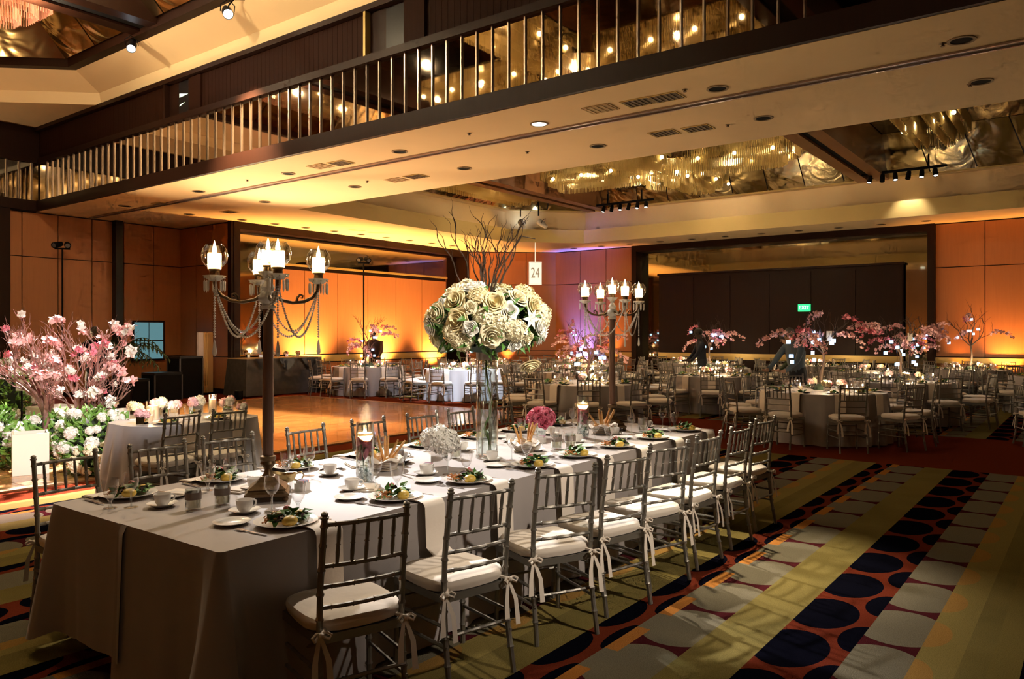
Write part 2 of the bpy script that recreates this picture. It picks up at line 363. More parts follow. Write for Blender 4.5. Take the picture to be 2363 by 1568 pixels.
# portable dance floor: square panels with an edge trim
dfl = struct('floor_parquet', MB().box((4.4, 12.85, .006), (16.8, 7.5, .012)), WOODD, label='wooden parquet dance floor in the middle of the carpet')
pm = MB().box((0, 0, 0), (.926, .926, .012)).mesh('parquet_panel', PARQUET)
for i in range(18):
    for j in range(8):
        if 2.2+i*.933 < 12.8+9: ob('parquet_panel', pm, dfl, (-3.53+i*.933, 9.56+j*.9385, .017))
for c, s_ in (((4.4, 9.02, .012), (16.9, .14, .022)), ((12.86, 12.85, .012), (.14, 7.6, .022)), ((4.4, 16.66, .012), (16.9, .14, .022))):
    struct('edge_trim', MB().box(c, s_), mat('trim_wood', (.36, .19, .07), .35), dfl)

# --- walls with individual veneer panels
def panel_wall(name, a, b, z0, z1, nx, zs, inward, label, backing=WOODD, pmat=WOODP, t=.22, skip=()):
    """wall from a to b (xy); panels stand proud on the side of 'inward'"""
    a, b = Vector((*a, 0)), Vector((*b, 0)); d = (b-a); Ln = d.length; d.normalize(); n = Vector((*inward, 0)).normalized()
    mb = MB(); R = Matrix((d, n, Vector((0, 0, 1)))).transposed()
    mb.box((a+b)/2-n*t/2+Vector((0, 0, (z0+z1)/2)), (Ln, t, z1-z0), mtx=R)
    w_ = struct(name, mb, backing, label=label)
    cw = Ln/nx
    for j in range(len(zs)-1):
        h = zs[j+1]-zs[j]; me = MB().box((0, 0, 0), (cw-.022, .03, h-.022), mtx=R).mesh('wall_panel', pmat)
        for i in range(nx):
            if (i, j) in skip: continue
            ob('wall_panel', me, w_, tuple(a+d*(i+.5)*cw+n*.013+Vector((0, 0, zs[j]+h/2))))
    return w_
RAIL = mat('gilt_rail', (.50, .36, .12), .35, .4)
ZS = [.12, .78, 1.02, 3.55, ZL-.02]
panel_wall('wall_back_left', (-7, 21.2), (12.2, 21.2), 0, ZL, 23, [.12, 1.0, 3.55, ZL-.02], (0, -1), 'cherry veneer panel wall at the back left')
panel_wall('wall_return', (12.2, 21.2), (12.2, 18.7), 0, ZL, 3, [.12, 1.0, 3.55, ZL-.02], (-1, 0), 'short cherry veneer return wall beside the mirror alcove')
panel_wall('wall_chamfer', (21.95, 18.7), (24.2, 16.2), 0, ZL, 3, [.12, .80, 1.0, 3.45, ZL-.02], (-1, -1), 'angled cherry veneer corner wall between the two mirrors')
panel_wall('wall_right_inner', (24.2, 16.2), (24.2, 12.95), 0, ZL, 3, [.12, .80, 1.0, 3.45, ZL-.02], (-1, 0), 'cherry veneer wall washed with violet light')
panel_wall('wall_right_outer', (24.2, 3.6), (24.2, -7), 0, ZL, 9, [.12, .80, 1.0, 3.45, ZL-.02], (-1, 0), 'cherry veneer wall washed with orange light at the right')
struct('wall_near', MB().box((-7.1, 7, 4.3), (.2, 29, 8.8)), WOODP); struct('wall_side', MB().box((8.6, -7.1, 4.3), (32, .2, 8.8)), WOODP)
# mirror alcoves: frame, mirror, lower veneer screen standing in front of it
def alcove(name, a, b, inward, s0, s1, lab, scol):
    a, b = Vector((*a, 0)), Vector((*b, 0)); d = (b-a); Ln = d.length; d.normalize(); n = Vector((*inward, 0)); R = Matrix((d, n, Vector((0, 0, 1)))).transposed()
    w_ = struct(name, MB().box((a+b)/2-n*.45+Vector((0, 0, ZL/2)), (Ln, .2, ZL), mtx=R), WOODD, label=lab)
    struct('mirror_pane', MB().box((a+b)/2-n*.33+Vector((0, 0, ZL/2)), (Ln-.1, .02, ZL-.1), mtx=R), MIRROR, w_)
    for p in (a, b):
        q = p + (d if p is a else -d)*.09
        struct('frame_post', MB().box(q-n*.10+Vector((0, 0, ZL/2)), (.18, .5, ZL), mtx=R), WOODD, w_)
    struct('frame_head', MB().box((a+b)/2-n*.10+Vector((0, 0, ZL-.10)), (Ln-.36, .5, .2), mtx=R), WOODD, w_)
    zt = 3.62; c0, c1 = a+d*s0, a+d*s1; L2 = (c1-c0).length; nx = max(3, round(L2/1.18)); cw = L2/nx
    sc_ = struct(name.replace('wall_', 'wall_screen_'), MB().box((c0+c1)/2-n*.16+Vector((0, 0, zt/2)), (L2, .10, zt), mtx=R), WOODD, label='low veneer screen wall in front of ' + lab.split(' ')[0] + ' alcove mirror ' + scol)
    pmt = WOODP if scol == 'lit orange' else WOODD
    for z0, z1 in ((.12, .76), (1.02, 3.5)):
        me = MB().box((0, 0, 0), (cw-.02, .03, z1-z0), mtx=R).mesh('wall_panel', pmt)
        for i in range(nx): ob('wall_panel', me, sc_, tuple(c0+d*(i+.5)*cw-n*.098+Vector((0, 0, (z0+z1)/2))))
    struct('rail', MB().box((c0+c1)/2-n*.09+Vector((0, 0, .89)), (L2, .06, .2), mtx=R), RAIL, sc_)
    struct('cap', MB().box((c0+c1)/2-n*.14+Vector((0, 0, zt+.02)), (L2+.06, .2, .06), mtx=R), RAIL if scol == 'lit orange' else WOODD, sc_)
    return w_
alcove('wall_left', (12.2, 18.7), (21.95, 18.7), (0, -1), 1.25, 8.75, 'framed bronze mirror alcove on the orange wall', 'lit orange')
alcove('wall_right', (24.2, 12.95), (24.2, 3.6), (-1, 0), .92, 8.52, 'wide bronze mirror alcove on the dark far wall', 'left dark')
for nm, y0, y1 in (('trim_1', 16.2, 12.95), ('trim_2', 3.6, -7)):
    struct(nm, MB().box((24.15, (y0+y1)/2, .9), (.06, y0-y1, .16)), RAIL)
struct('trim_3', MB().box((12.22, 18.66, ZL/2), (.2, .16, ZL)), WOODD)
# dark pilaster and left mirror edge on the back left wall
struct('trim_4', MB().box((10.32, 21.1, ZL/2), (.2, .25, ZL)), BLACKG); struct('trim_5', MB().box((7.55, 21.1, ZL/2), (.3, .25, ZL)), WOODD)
struct('trim_6', MB().box((6.2, 21.12, 2.4), (2.3, .08, 4.2)), MIRROR)
# --- low ceiling
cl = MB(); zc = ZL+.06
cl.box((10.175, 7.1, zc), (3.65, 28.2, .12)); cl.box((18.1, 17.135, zc), (12.2, 3.13, .12)); cl.box((23.25, 4.285, zc), (1.9, 22.57, .12)); cl.box((12.2, 19.95, zc), (.4, 2.5, .12))
cl.add([(20.5, 15.57, ZL), (22.3, 13.8, ZL), (22.3, 15.57, ZL)], [(0, 2, 1)])
struct('ceiling_low', cl, CREAM, label='cream plaster ceiling band with recessed lights')
for dx in (-.07, .07): struct('trim_7', MB().box((9.62+dx, 7, ZL-.008), (.035, 28, .03)), mat('track_metal', (.42, .33, .32), .3, .6))
struct('trim_8', MB().box((9.62, 7, ZL-.003), (.07, 28, .01)), mat('track_dark', (.12, .09, .08), .5))
def off(poly, d):
    """offset a convex counter-clockwise polygon outward by d"""
    n = len(poly); out = []
    for i in range(n):
        p0, p1, p2 = (Vector(poly[(i+k-1) % n]) for k in range(3)); e0, e1 = (p1-p0).normalized(), (p2-p1).normalized()
        n0, n1 = Vector((e0.y, -e0.x)), Vector((e1.y, -e1.x)); q = (n0+n1); q = q/ (1+n0.dot(n1)); out.append(p1+q*d)
    return out
def ring(mb, poly, d0, z0, d1, z1):
    A, B_ = off(poly, d0), off(poly, d1); n = len(poly)
    for i in range(n):
        j = (i+1) % n; mb.quad((*A[i], z0), (*A[j], z0), (*B_[j], z1), (*B_[i], z1))
    return mb
def brass_slope(parent, poly, d0, z0, d1, z1, step, mats, keep=None):
    A, B_ = off(poly, d0), off(poly, d1); n = len(poly); rnd = random.Random(3)
    for i in range(n):
        j = (i+1) % n; L_ = (A[j]-A[i]).length; k = max(1, round(L_/step))
        for t in range(k):
            f0, f1 = (t+.015)/k, (t+.985)/k
            q = [Vector((*(A[i].lerp(A[j], f0)), z0)), Vector((*(A[i].lerp(A[j], f1)), z0)), Vector((*(B_[i].lerp(B_[j], f1)), z1)), Vector((*(B_[i].lerp(B_[j], f0)), z1))]
            c = sum(q, Vector())/4; nn = (q[1]-q[0]).cross(q[3]-q[0]).normalized()
            tl = [rnd.uniform(-.05, .05) for _ in range(4)]
            front = [v-c+nn*e for v, e in zip(q, tl)]; back = [v-c-nn*.06 for v in q]
            mb = MB().add(front+back, [(0, 1, 2), (0, 2, 3), (7, 6, 5, 4), (0, 4, 5, 1), (1, 5, 6, 2), (2, 6, 7, 3), (3, 7, 4, 0)])
            ob('brass_panel', mb.mesh('brass_panel', mats[(i+t) % len(mats)], False), parent, tuple(c))
# bay over the far tables
P2 = [(12.0, -6.95), (22.3, -6.95), (22.3, 13.8), (20.5, 15.57), (12.0, 15.57)]
f2 = struct('ceiling_cove', ring(ring(MB(), P2, -.005, ZL-.001, -.005, 5.10), P2, -.005, 5.10, .3, 5.12), CREAMD, label='stepped gold plaster cove around the chandelier bay')
struct('upper_fascia', ring(ring(MB(), P2, .3, 5.1, .3, 5.72), P2, .3, 5.72, .05, 5.72), CREAM, f2)
struct('rim', ring(MB(), P2, .05, 5.72, .0, 5.78), CREAMD, f2)
brass_slope(f2, P2, .0, 5.78, -.75, 6.75, 1.05, [BRASS, BRASS2, BRASS])
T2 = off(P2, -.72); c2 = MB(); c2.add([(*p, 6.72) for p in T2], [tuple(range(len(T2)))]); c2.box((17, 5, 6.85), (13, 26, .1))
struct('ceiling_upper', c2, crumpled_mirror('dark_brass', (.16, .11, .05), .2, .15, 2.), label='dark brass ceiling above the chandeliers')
for y in (4.8, 13.3):
    bm_ = struct('ceiling_beam', MB().box((17.15, y, 6.25), (10.4, .16, 1.0)), BLACK, label='slotted dark wood beam crossing the chandelier bay at ' + ('the right' if y < 9 else 'the left'))
    for s_ in (-1, 1): struct('beam_rail', MB().box((17.15, y+s_*.24, 6.2), (10.4, .3, 1.0)), wood_panel_material('beam_wood', (.16, .065, .025), (.22, .09, .035)), bm_)
# big beam between the two bays: trims, mirror band with silver bars, veneer panels
XB = 8.35
bw = struct('wall_beam', MB().box((XB+.2, 7, 5.75), (.3, 28.4, 2.1)), WOODD, label='deep dark wood beam with a mirror band')
struct('lower_trim', MB().box((XB, 7, 4.80), (.14, 28.4, .25)), WOODD, bw); struct('mid_trim', MB().box((XB+.01, 7, 5.92), (.12, 28.4, .12)), WOODD, bw)
struct('top_trim', MB().box((XB+.0, 7, 6.71), (.14, 28.4, .09)), WOODD, bw)
struct('mirror_pane', MB().box((XB+.035, 7, 5.39), (.02, 28.2, .94)), mat('band_mirror', (.62, .50, .38), .03, 1.), bw)
barm = MB().box((0, 0, 0), (.03, .022, .94)).mesh('mirror_bar', mat('bar_chrome', (.42, .35, .30), .3, 1.))
for i in range(66): ob('mirror_bar', barm, bw, (XB+.015, 20.6-i*.279, 5.39))
slat = MB().box((0, 0, 0), (.03, .115, .68)).mesh('veneer_slat', wood_panel_material('slat_wood', (.018, .006, .0035), (.026, .009, .005), .6, .05))
OPEN = ((15.1, 13.8), (9.2, 7.9), (3.2, 1.9))
for i in range(230):
    y = 21.1-i*.12
    if y > -5 and not any(b_ < y < a_ for a_, b_ in OPEN): ob('veneer_slat', slat, bw, (XB+.05, y, 6.32))
for n_, (a_, b_) in enumerate(OPEN):
    lb = ('booth opening with a glowing monitor high in the beam', 'dark booth opening high in the beam', 'dark booth opening in the beam out of view')[n_]
    wn = struct('window_%d' % (n_+2), MB().box((XB+.045, (a_+b_)/2-.2, 6.32), (.02, a_-b_-.5, .64)), BLACKG, label=lb)
    struct('jamb', MB().box((XB, a_-.06, 6.32), (.12, .05, .7)), RAIL if n_ else WOODD, wn); struct('shutter', MB().box((XB+.02, b_+.22, 6.32), (.05, .42, .66)), slat.materials[0], wn)
    if n_ == 0:
        struct('glow', MB().add([(XB+.03, 14.62, 6.42), (XB+.03, 14.30, 6.36), (XB+.03, 14.62, 6.34)], [(0, 1, 2), (2, 1, 0)]), emis('monitor_glow', (.85, 1, .6), 1.2), wn)
        struct('glow', MB().add([(XB+.03, 14.62, 6.16), (XB+.03, 14.42, 6.22), (XB+.03, 14.60, 6.20)], [(0, 1, 2), (2, 1, 0)]), MATS['monitor_glow'], wn)
# same band along the back left wall
bl_ = struct('wall_beam_back', MB().box((.7, 21.25, 5.75), (15.4, .3, 2.1)), WOODD, label='dark wood band with mirror strip above the back left wall')
struct('lower_trim', MB().box((.7, 21.05, 4.80), (15.3, .14, .25)), WOODD, bl_); struct('mirror_pane', MB().box((.7, 21.08, 5.39), (15.3, .02, .94)), mat('smoked_mirror', (.42, .34, .24), .06, 1.), bl_)
struct('mid_trim', MB().box((.7, 21.06, 5.92), (15.3, .12, .12)), WOODD, bl_)
barm2 = MB().box((0, 0, 0), (.036, .03, .94)).mesh('mirror_bar', MATS['bar_chrome'])
for i in range(24): ob('mirror_bar', barm2, bl_, (8.2-i*.279, 21.06, 5.39))
# front bay ceiling
P1 = [(-6.95, -6.95), (8.35, -6.95), (8.35, 17.8), (6.85, 19.4), (-6.95, 19.4)]
f1 = MB(); f1.add([(-7, 19.4, 6.75), (6.85, 19.4, 6.75), (8.35, 17.8, 6.75), (8.5, 21.2, 6.75), (-7, 21.2, 6.75)], [(0, 4, 3, 2, 1)])
ring(f1, P1, 0, 6.75, -.05, 7.0); ring(f1, P1, -.05, 7.0, -.65, 7.3)
f1o = struct('ceiling_front', f1, CREAM, label='cream coved ceiling of the front bay')
struct('rim', ring(ring(MB(), P1, -.65, 7.3, -.85, 7.3), P1, -.85, 7.3, -.85, 7.55), WOODD, f1o)
brass_slope(f1o, P1, -.86, 7.5, -2.0, 8.5, 1.3, [BRASS, BRASS2, BRASS])
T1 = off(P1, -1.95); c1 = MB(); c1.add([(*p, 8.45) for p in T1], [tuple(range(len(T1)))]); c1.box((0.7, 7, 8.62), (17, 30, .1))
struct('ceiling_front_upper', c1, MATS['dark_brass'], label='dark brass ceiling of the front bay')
for y in (4.5, 14.3):
    bm_ = struct('ceiling_beam_front', MB().box((.4, y, 7.75), (14.2, .3, .7)), BLACK, label='dark wood beam crossing the front bay ' + ('overhead' if y < 9 else 'beyond the spotlights'))
    for s_ in (-1, 1): struct('beam_rail', MB().box((.4, y+s_*.3, 7.7), (14.2, .3, .7)), WOODD, bm_)
# ================================================================== CEILING FIXTURES
ring_m = MB().lathe([(.105, 0), (.135, 0), (.135, -.012), (.105, -.012), (.105, .04)], 24, cap=False).mesh('downlight_ring', mat('ring_paint', (.30, .22, .13), .6))
disc_m = MB().lathe([(0, -.004), (.108, -.004)], 24).mesh('downlight_disc', BLACK)
lit_m = MB().lathe([(0, -.006), (.108, -.006)], 24).mesh('downlight_lens', emis('downlight_glow', (.75, .95, 1), 6))
DL = [(x, y) for y in (1.13, 3.76, 6.45, 9.28, 12.24, 15.3, 18.45) for x in (9.2, 10.85)]
for i, (x, y) in enumerate(DL):
    k = DL.index((x, y))//2; lit = (x, y) == (9.2, 6.45)
    lab = 'lit white recessed downlight in the cream ceiling band' if lit else '%s unlit recessed downlight of the %s row beside the ceiling track' % (ORD[k], 'near' if x < 10 else 'far')
    place([('trim_ring', ring_m), ('lens' if lit else 'recess', lit_m if lit else disc_m)], 'downlight', lab, 'downlight', 'downlights in the cream ceiling band', (x, y, ZL))
for i in range(9):
    place([('trim_ring', ring_m), ('recess', disc_m)], 'downlight', '%s small downlight from the left in the soffit over the orange wall' % ORD[i], 'downlight', 'downlights along the orange wall', (12.2+i*1.0, 18.2-.05*i, ZL), sc=.9)
for i in range(11):
    place([('trim_ring', ring_m), ('recess', disc_m)], 'downlight', '%s small downlight from the left in the soffit over the dark mirror' % ORD[i], 'downlight', 'downlights along the far mirror', (23.4, 14.9-i*1.12, ZL), sc=.9)
def vent_proto(n, wd=.30, ht=.5, mt=None):
    fr = MB()
    for sx in (-1, 1): fr.box((sx*wd/2, 0, -.006), (.02, ht+.02, .012)); fr.box((0, sx*ht/2, -.006), (wd, .02, .012))
    pr = [('frame', fr.mesh('vent_frame', mt or CREAMD, False)), ('backing', MB().box((0, 0, -.003), (wd, ht, .006)).mesh('vent_backing', mt or mat('vent_dark', (.10, .07, .04), .7), False))]
    sl = MB()
    for i in range(n):
        me = MB().box((0, -ht/2+(i+.5)*ht/n, -.010), (wd-.02, ht/n*.45, .008)).mesh('vent_slat', mt or mat('vent_slat', (.16, .11, .06), .6), False); pr.append(('slat', me))
    return pr
VD = vent_proto(6); VL = vent_proto(5, mt=mat('vent_cream', (.50, .36, .19), .7))
for k, (x, y, l) in enumerate([(9.07, 5.35, 1), (9.12, 4.80, 0), (9.14, 4.42, 0), (10.76, 5.24, 0), (10.81, 4.72, 0), (9.19, 10.74, 0), (9.15, 11.25, 1), (10.86, 11.04, 1), (10.85, 10.5, 0), (9.56, 17.43, 0), (11.22, 17.26, 0)]):
    place(VL if l else VD, 'ceiling_vent', '%s %s slatted air vent from the right in the ceiling band' % (ORD[[1, 0, 2, 4, 3, 5, 6, 8, 7, 10, 9][k]], 'cream' if l else 'dark'), 'vent', 'ceiling vents', (x, y, ZL), sc=(1, .8, 1))
spr = [('cap', MB().lathe([(0, -.03), (.025, -.03), (.012, -.015), (.04, 0)], 8).mesh('sprinkler', BRONZE))]
for k, (x, y) in enumerate([(9.0, 4.1), (10.9, 4.3), (9.0, 7.6), (10.5, 7.6), (9.2, 1.3), (10.9, 1.25), (10.6, 11.6), (9.1, 13.4)]):
    place(spr, 'sprinkler', 'small sprinkler head, %s along the cream ceiling band' % ORD[k], 'sprinkler', 'ceiling sprinklers', (x, y, ZL))
# --- theatre spots
def can_proto(L_=.28, r=.075, lens=True):
    b = MB().lathe([(0, -L_), (r*.7, -L_), (r*.8, -L_*.7), (r, -L_*.55), (r, 0), (r*.9, 0), (r*.9, -.02)], 14)
    y = MB().tube([(r+.02, 0, -L_*.4), (r+.02, 0, -L_*.4-.02), (r+.02, .10, -L_*.4), (0, .18, -L_*.4), (-r-.02, .10, -L_*.4), (-r-.02, 0, -L_*.4)], .008, 5)
    return [('housing', b.mesh('spot_housing', BLACKG)), ('lens', MB().lathe([(0, -.015), (r*.88, -.015)], 14).mesh('spot_lens', emis('spot_lens_glow', (.8, .92, 1), 7))), ('yoke', y.mesh('spot_yoke', BLACK))]
CAN = can_proto()
def aim_rot(p, a, zflip=True): return (Vector(a)-Vector(p)).to_track_quat('Z', 'Y').to_euler()
for k, (p, a) in enumerate([((7.45, 14.7, 7.05), (4.3, 10.2, 1.3)), ((7.45, 11.5, 6.92), (3.7, 3.6, .8))]):
    d_ = (Vector(a)-Vector(p)).normalized()
    o = place(CAN, 'theatre_spotlight', 'black theatre spotlight on the cream cove ' + ('above the far end' if k == 0 else 'nearer the camera, at the top of the photo'), 'spotlight', 'spotlights on the front cove', tuple(Vector(p)-d_*.02), rot=aim_rot(p, a), sc=1.15)
    mb = MB().tube([Vector(p)-d_*.15+Vector((0, 0, .05)), Vector(p)+Vector((.05, .05, .2)), Vector(p)+Vector((.12, .02, .3)), (7.83, p[1], 7.3)], .014, 6)
    ob('bracket', mb.mesh('spot_bracket', BLACK), o).matrix_parent_inverse = (Matrix.Translation(o.location) @ o.rotation_euler.to_matrix().to_4x4() @ Matrix.Diagonal((1.15, 1.15, 1.15, 1))).inverted()
for k, (p, a) in enumerate([((2.2, -4.2, 6.5), (4.35, 3.5, 1.65)), ((3.8, -4.2, 6.5), (4.2, 2.9, .6)), ((1.2, -4.2, 6.5), (4.25, 9.9, .8))]):
    d_ = (Vector(a)-Vector(p)).normalized(); o = place(CAN, 'theatre_spotlight', 'black theatre spotlight behind the camera, %s of three' % ORD[k], 'spotlight', 'spotlights behind the camera', tuple(Vector(p)-d_*.16), rot=aim_rot(p, a), sc=1.15)
    ob('drop_rod', MB().tube([Vector(p)-d_*.3, Vector(p)-d_*.3+Vector((0, 0, 1.9))], .015, 6).mesh('drop_rod', BLACK), o).matrix_parent_inverse = (Matrix.Translation(o.location) @ o.rotation_euler.to_matrix().to_4x4() @ Matrix.Diagonal((1.15, 1.15, 1.15, 1))).inverted()
for k, (p, a) in enumerate([((13.3, 9.4, 6.25), (14.6, 12.6, .6)), ((13.3, 12.2, 6.25), (14.3, 15.6, .6))]):
    d_ = (Vector(a)-Vector(p)).normalized(); o = place(CAN, 'theatre_spotlight', 'black theatre spotlight hidden in the chandelier bay, %s of two' % ORD[k], 'spotlight', 'spotlights in the chandelier bay', tuple(Vector(p)-d_*.14), rot=aim_rot(p, a))
    ob('drop_rod', MB().tube([Vector(p)-d_*.2, Vector(p)-d_*.2+Vector((0, 0, .3))], .015, 6).mesh('drop_rod', BLACK), o).matrix_parent_inverse = (Matrix.Translation(o.location) @ o.rotation_euler.to_matrix().to_4x4()).inverted()
small_can = MB().lathe([(0, .1), (.05, .1), (.06, 0), (.06, -.1), (.05, -.1), (.05, -.08)], 10).mesh('bar_spot', BLACK)
small_lens = MB().lathe([(0, -.085), (.05, -.085)], 10).mesh('bar_lens', emis('bar_lens_glow', (1, .95, .85), 5))
for k, (x, y, z, dx, dy) in enumerate([(21.55, 11.85, 5.5, .0, -.3), (21.5, 3.95, 5.5, 0, -.3)]):
    o = ob('track_light_bar', None, None, (x, y, z), 0, 'black track bar with six small spots below the %s beam end' % ('left' if k == 0 else 'right'), 'track light', 'track light bars')
    ob('rail', MB().box((0, 0, .24), (.06, 2.0, .06)).mesh('bar_rail', BLACK), o); ob('hanger', MB().box((0, .6, .42), (.04, .04, .3)).mesh('bar_hanger', BLACK), o); ob('hanger', MB().box((0, -.6, .42), (.04, .04, .3)).mesh('bar_hanger', BLACK), o)
    for i in range(6):
        c = ob('spot', small_can, o, (0, -.75+i*.3, .1), rot=(.1*((i % 3)-1), .35, 0))
        if i in (0, 1, 3, 5): ob('lens', small_lens, c)
for k in range(2):
    o = place(can_proto(.32, .09), 'par_can', 'white par can hung under the orange cove corner, the %s of two' % ('left' if k == 0 else 'right'), 'spotlight', 'pair of par cans at the cove corner', (20.75+k*.25, 15.3-k*.55, 5.35), rot=((.9, 0, 2.6) if k == 0 else (.9, 0, 3.5)), sc=1.1)
    for c in o.children:
        if c.name.startswith('housing'): c.data = c.data.copy(); c.data.materials[0] = mat('can_silver', (.6, .58, .55), .4, .3)
    ob('hanger', MB().box((0, 0, .35), (.03, .03, .4)).mesh('par_hanger', BLACK), o, rot=(-.9, 0, 0))
# --- crystal chandeliers
def rods(mb, pts, z0, z1, r=.011, step=.045, jit=.012):
    rnd = random.Random(len(pts)*7+int(z0*100))
    for a, b in zip(pts, pts[1:]):
        a, b = Vector((*a, 0)), Vector((*b, 0)); n = max(1, int((b-a).length/step))
        for i in range(n):
            p = a.lerp(b, (i+.5)/n); lo = z0+rnd.uniform(-jit, jit)
            V = [(p.x+r*math.cos(t), p.y+r*math.sin(t), z) for z in (lo, z1) for t in (0, PI/2, PI, 1.5*PI)]
            mb.add(V, [(0, 1, 5, 4), (1, 2, 6, 5), (2, 3, 7, 6), (3, 0, 4, 7), (3, 2, 1, 0)])
def rrect(x0, x1, hw, n=1): return [(x0, -hw), (x1-hw*.5, -hw), (x1, -hw*.5), (x1, hw*.5), (x1-hw*.5, hw), (x0, hw)]
bulb_m = MB().ball((0, 0, 0), .045, 8, 6).mesh('bulb', emis('bulb_glow', (1, .72, .34), 9))
drum_parts = []
for t, (r_, z0, z1) in enumerate(((.55, .0, .28), (.70, .20, .45), (.42, -.12, .1))):
    mb = MB(); rods(mb, [(r_*math.cos(2*PI*k/28), r_*math.sin(2*PI*k/28)) for k in range(29)], z0, z1)
    drum_parts.append(mb.mesh('drum_tier', ROD, False))
wing_parts = {}
def wing_mesh(L_):
    if L_ not in wing_parts:
        out = []
        for t, (hw, z0, z1, sh) in enumerate(((.62, .42, .72, 0), (.50, .24, .50, .22), (.36, .08, .32, .5))):
            mb = MB(); rods(mb, rrect(.8, L_-sh, hw), z0, z1); rods(mb, [(.8, hw*.5), (L_-sh-.1, hw*.5)], z0-.02, z1); rods(mb, [(.8, -hw*.5), (L_-sh-.1, -hw*.5)], z0-.02, z1)
            out.append(mb.mesh('wing_tier', ROD, False))
        fr = MB().box(((L_+.8)/2, 0, .76), (L_-.8, 1.15, .05)); out.append(fr.mesh('wing_plate', BRASS2, False)); wing_parts[L_] = out
    return wing_parts[L_]
def chandelier(loc, label, lens_, rz=0):
    o = ob('crystal_chandelier', None, None, loc, rz, label, 'chandelier', 'crystal chandeliers')
    dr = ob('drum', drum_parts[0], o); ob('drum_tier', drum_parts[1], dr); ob('drum_tier', drum_parts[2], dr)
    ob('drum_plate', MB().lathe([(0, .46), (.74, .46), (.74, .50), (.2, .52), (.1, 1.0)], 28).mesh('drum_plate', BRASS2), o)
    for k in range(6): ob('bulb', bulb_m, dr, (.62*math.cos(k*PI/3), .62*math.sin(k*PI/3), .16))
    for k, L_ in enumerate(lens_):
        if not L_: continue
        W_ = wing_mesh(L_); wg = ob('wing', W_[3], o, (0, 0, 0), k*PI/2)
        for t in range(3): ob('crystal_tier', W_[t], wg)
        nb = int((L_-1)/.9)+1
        for i in range(nb):
            for s_ in (-1, 1): ob('bulb', bulb_m, wg, (1.2+i*.9, s_*.56, .36))
    return o
chandelier((18.2, 8.9, 5.5), 'tiered crystal rod chandelier with round drum over the far tables', (3.2, 3.6, 3.4, 3.6))
chandelier((2.6, 9.0, 6.95), 'tiered crystal rod chandelier of the front bay, seen in the mirror band', (4.2, 4.2, 4.2, 4.2))
for p, L_, lb, rz in (((13.2, 14.5, 5.6), 7.2, 'long crystal rod bar in the left coffer over the orange wall', 0), ((13.4, 2.9, 5.75), 7.0, 'long crystal rod bar in the right coffer', 0), ((2.0, 16.3, 7.35), 4.6, 'pink lit crystal rod bar in the far coffer of the front bay', 0)):
    o = ob('crystal_bar', None, None, p, rz, lb, 'chandelier', 'crystal bars'); W_ = wing_mesh(L_)
    ob('plate', W_[3], o)
    for t in range(3): ob('crystal_tier', W_[t], o)
    for i in range(5): ob('bulb', bulb_m, o, (1.4+i*(L_-1.8)/5, .56*(-1)**i, .36))
# ================================================================== CHAIRS
def ringed(pts, r, heights, amp=1.35):
    """bamboo-ringed tube path: list of points by rising z, extra rings at given heights"""
    pts = [Vector(p) for p in pts]; P = []; R = []
    def at(z):
        for a, b in zip(pts, pts[1:]):
            if a.z <= z <= b.z: return a.lerp(b, (z-a.z)/max(1e-6, b.z-a.z))
    zs = sorted([(p.z, 0) for p in pts]+[(h+e, 1 if e == 0 else 0) for h in heights for e in (-.010, 0, .010)])
    for z, k in zs: P.append(at(min(max(z, pts[0].z), pts[-1].z))); R.append(r*(amp if k else 1.))
    return P, R
def hring(a, b, r, n=3, amp=1.3):
    a, b = Vector(a), Vector(b); P = []; R = []
    for i in range(n+1):
        if i: 
            t = i/(n+1)
            for e, q in ((-.02, 1), (0, amp), (.02, 1)): P.append(a.lerp(b, t+e)); R.append(r*q)
        else: P.append(a); R.append(r)
    P.append(b); R.append(r); return P, R
def back_post_pts(s): return [(s*.187, -.255, 0), (s*.182, -.215, .22), (s*.180, -.195, .43), (s*.180, -.205, .62), (s*.178, -.25, .915)]
def post_at(s, z):
    q = [Vector(p) for p in back_post_pts(s)]
    for a, b in zip(q, q[1:]):
        if a.z <= z <= b.z: return a.lerp(b, (z-a.z)/(b.z-a.z))
def cushion_mb(n=28, w_=.21, d_=.205, h=.075, z0=.433):
    mb = MB(); rows = []
    for sc_, z in ((.9, 0), (1, .010), (1.03, .03), (1.035, .042), (1.0, .056), (.86, .067), (.45, h-.001)):
        rows.append([Vector(((abs(math.cos(t))**.5)*math.copysign(1, math.cos(t))*w_*sc_*(1+.04*math.sin(t)), (abs(math.sin(t))**.5)*math.copysign(1, math.sin(t))*d_*sc_, z0+z+.003*math.sin(5*t+z*60))) for t in [2*PI*k/n for k in range(n)]])
    mb.sheet(rows, True); b = len(mb.v); mb.f.append(tuple(b-n+k for k in range(n))); mb.mi.append(0); mb.f.append(tuple(n-1-k for k in range(n))); mb.mi.append(0)
    return mb
def tie_mb(s):
    mb = MB(); c = Vector((s*.185, -.215, .445))
    for e in (-1, 1):
        d = Vector((e*.020, -.025, 0)); u = Vector((.012, 0, 0))
        p0, p1, p2 = c, c+d+Vector((e*.008, 0, -.10)), c+d+Vector((e*.014, -.012, -.20-.02*e))
        mb.add([p0-u*.6, p0+u*.6, p1+u, p1-u, p2+u*1.2, p2-u*1.2], [(0, 1, 2, 3), (3, 2, 4, 5)])
        mb.tube([c, c+Vector((e*.022, -.018, .012)), c+Vector((e*.04, -.022, .0)), c+Vector((e*.03, -.026, -.014)), c], .0065, 5)
    mb.ball(c+Vector((0, -.015, 0)), .013, 7, 5); mb.tube([c+Vector((0, -.012, 0)), c+Vector((-s*.03, .03, .01))], .009, 5)
    return mb
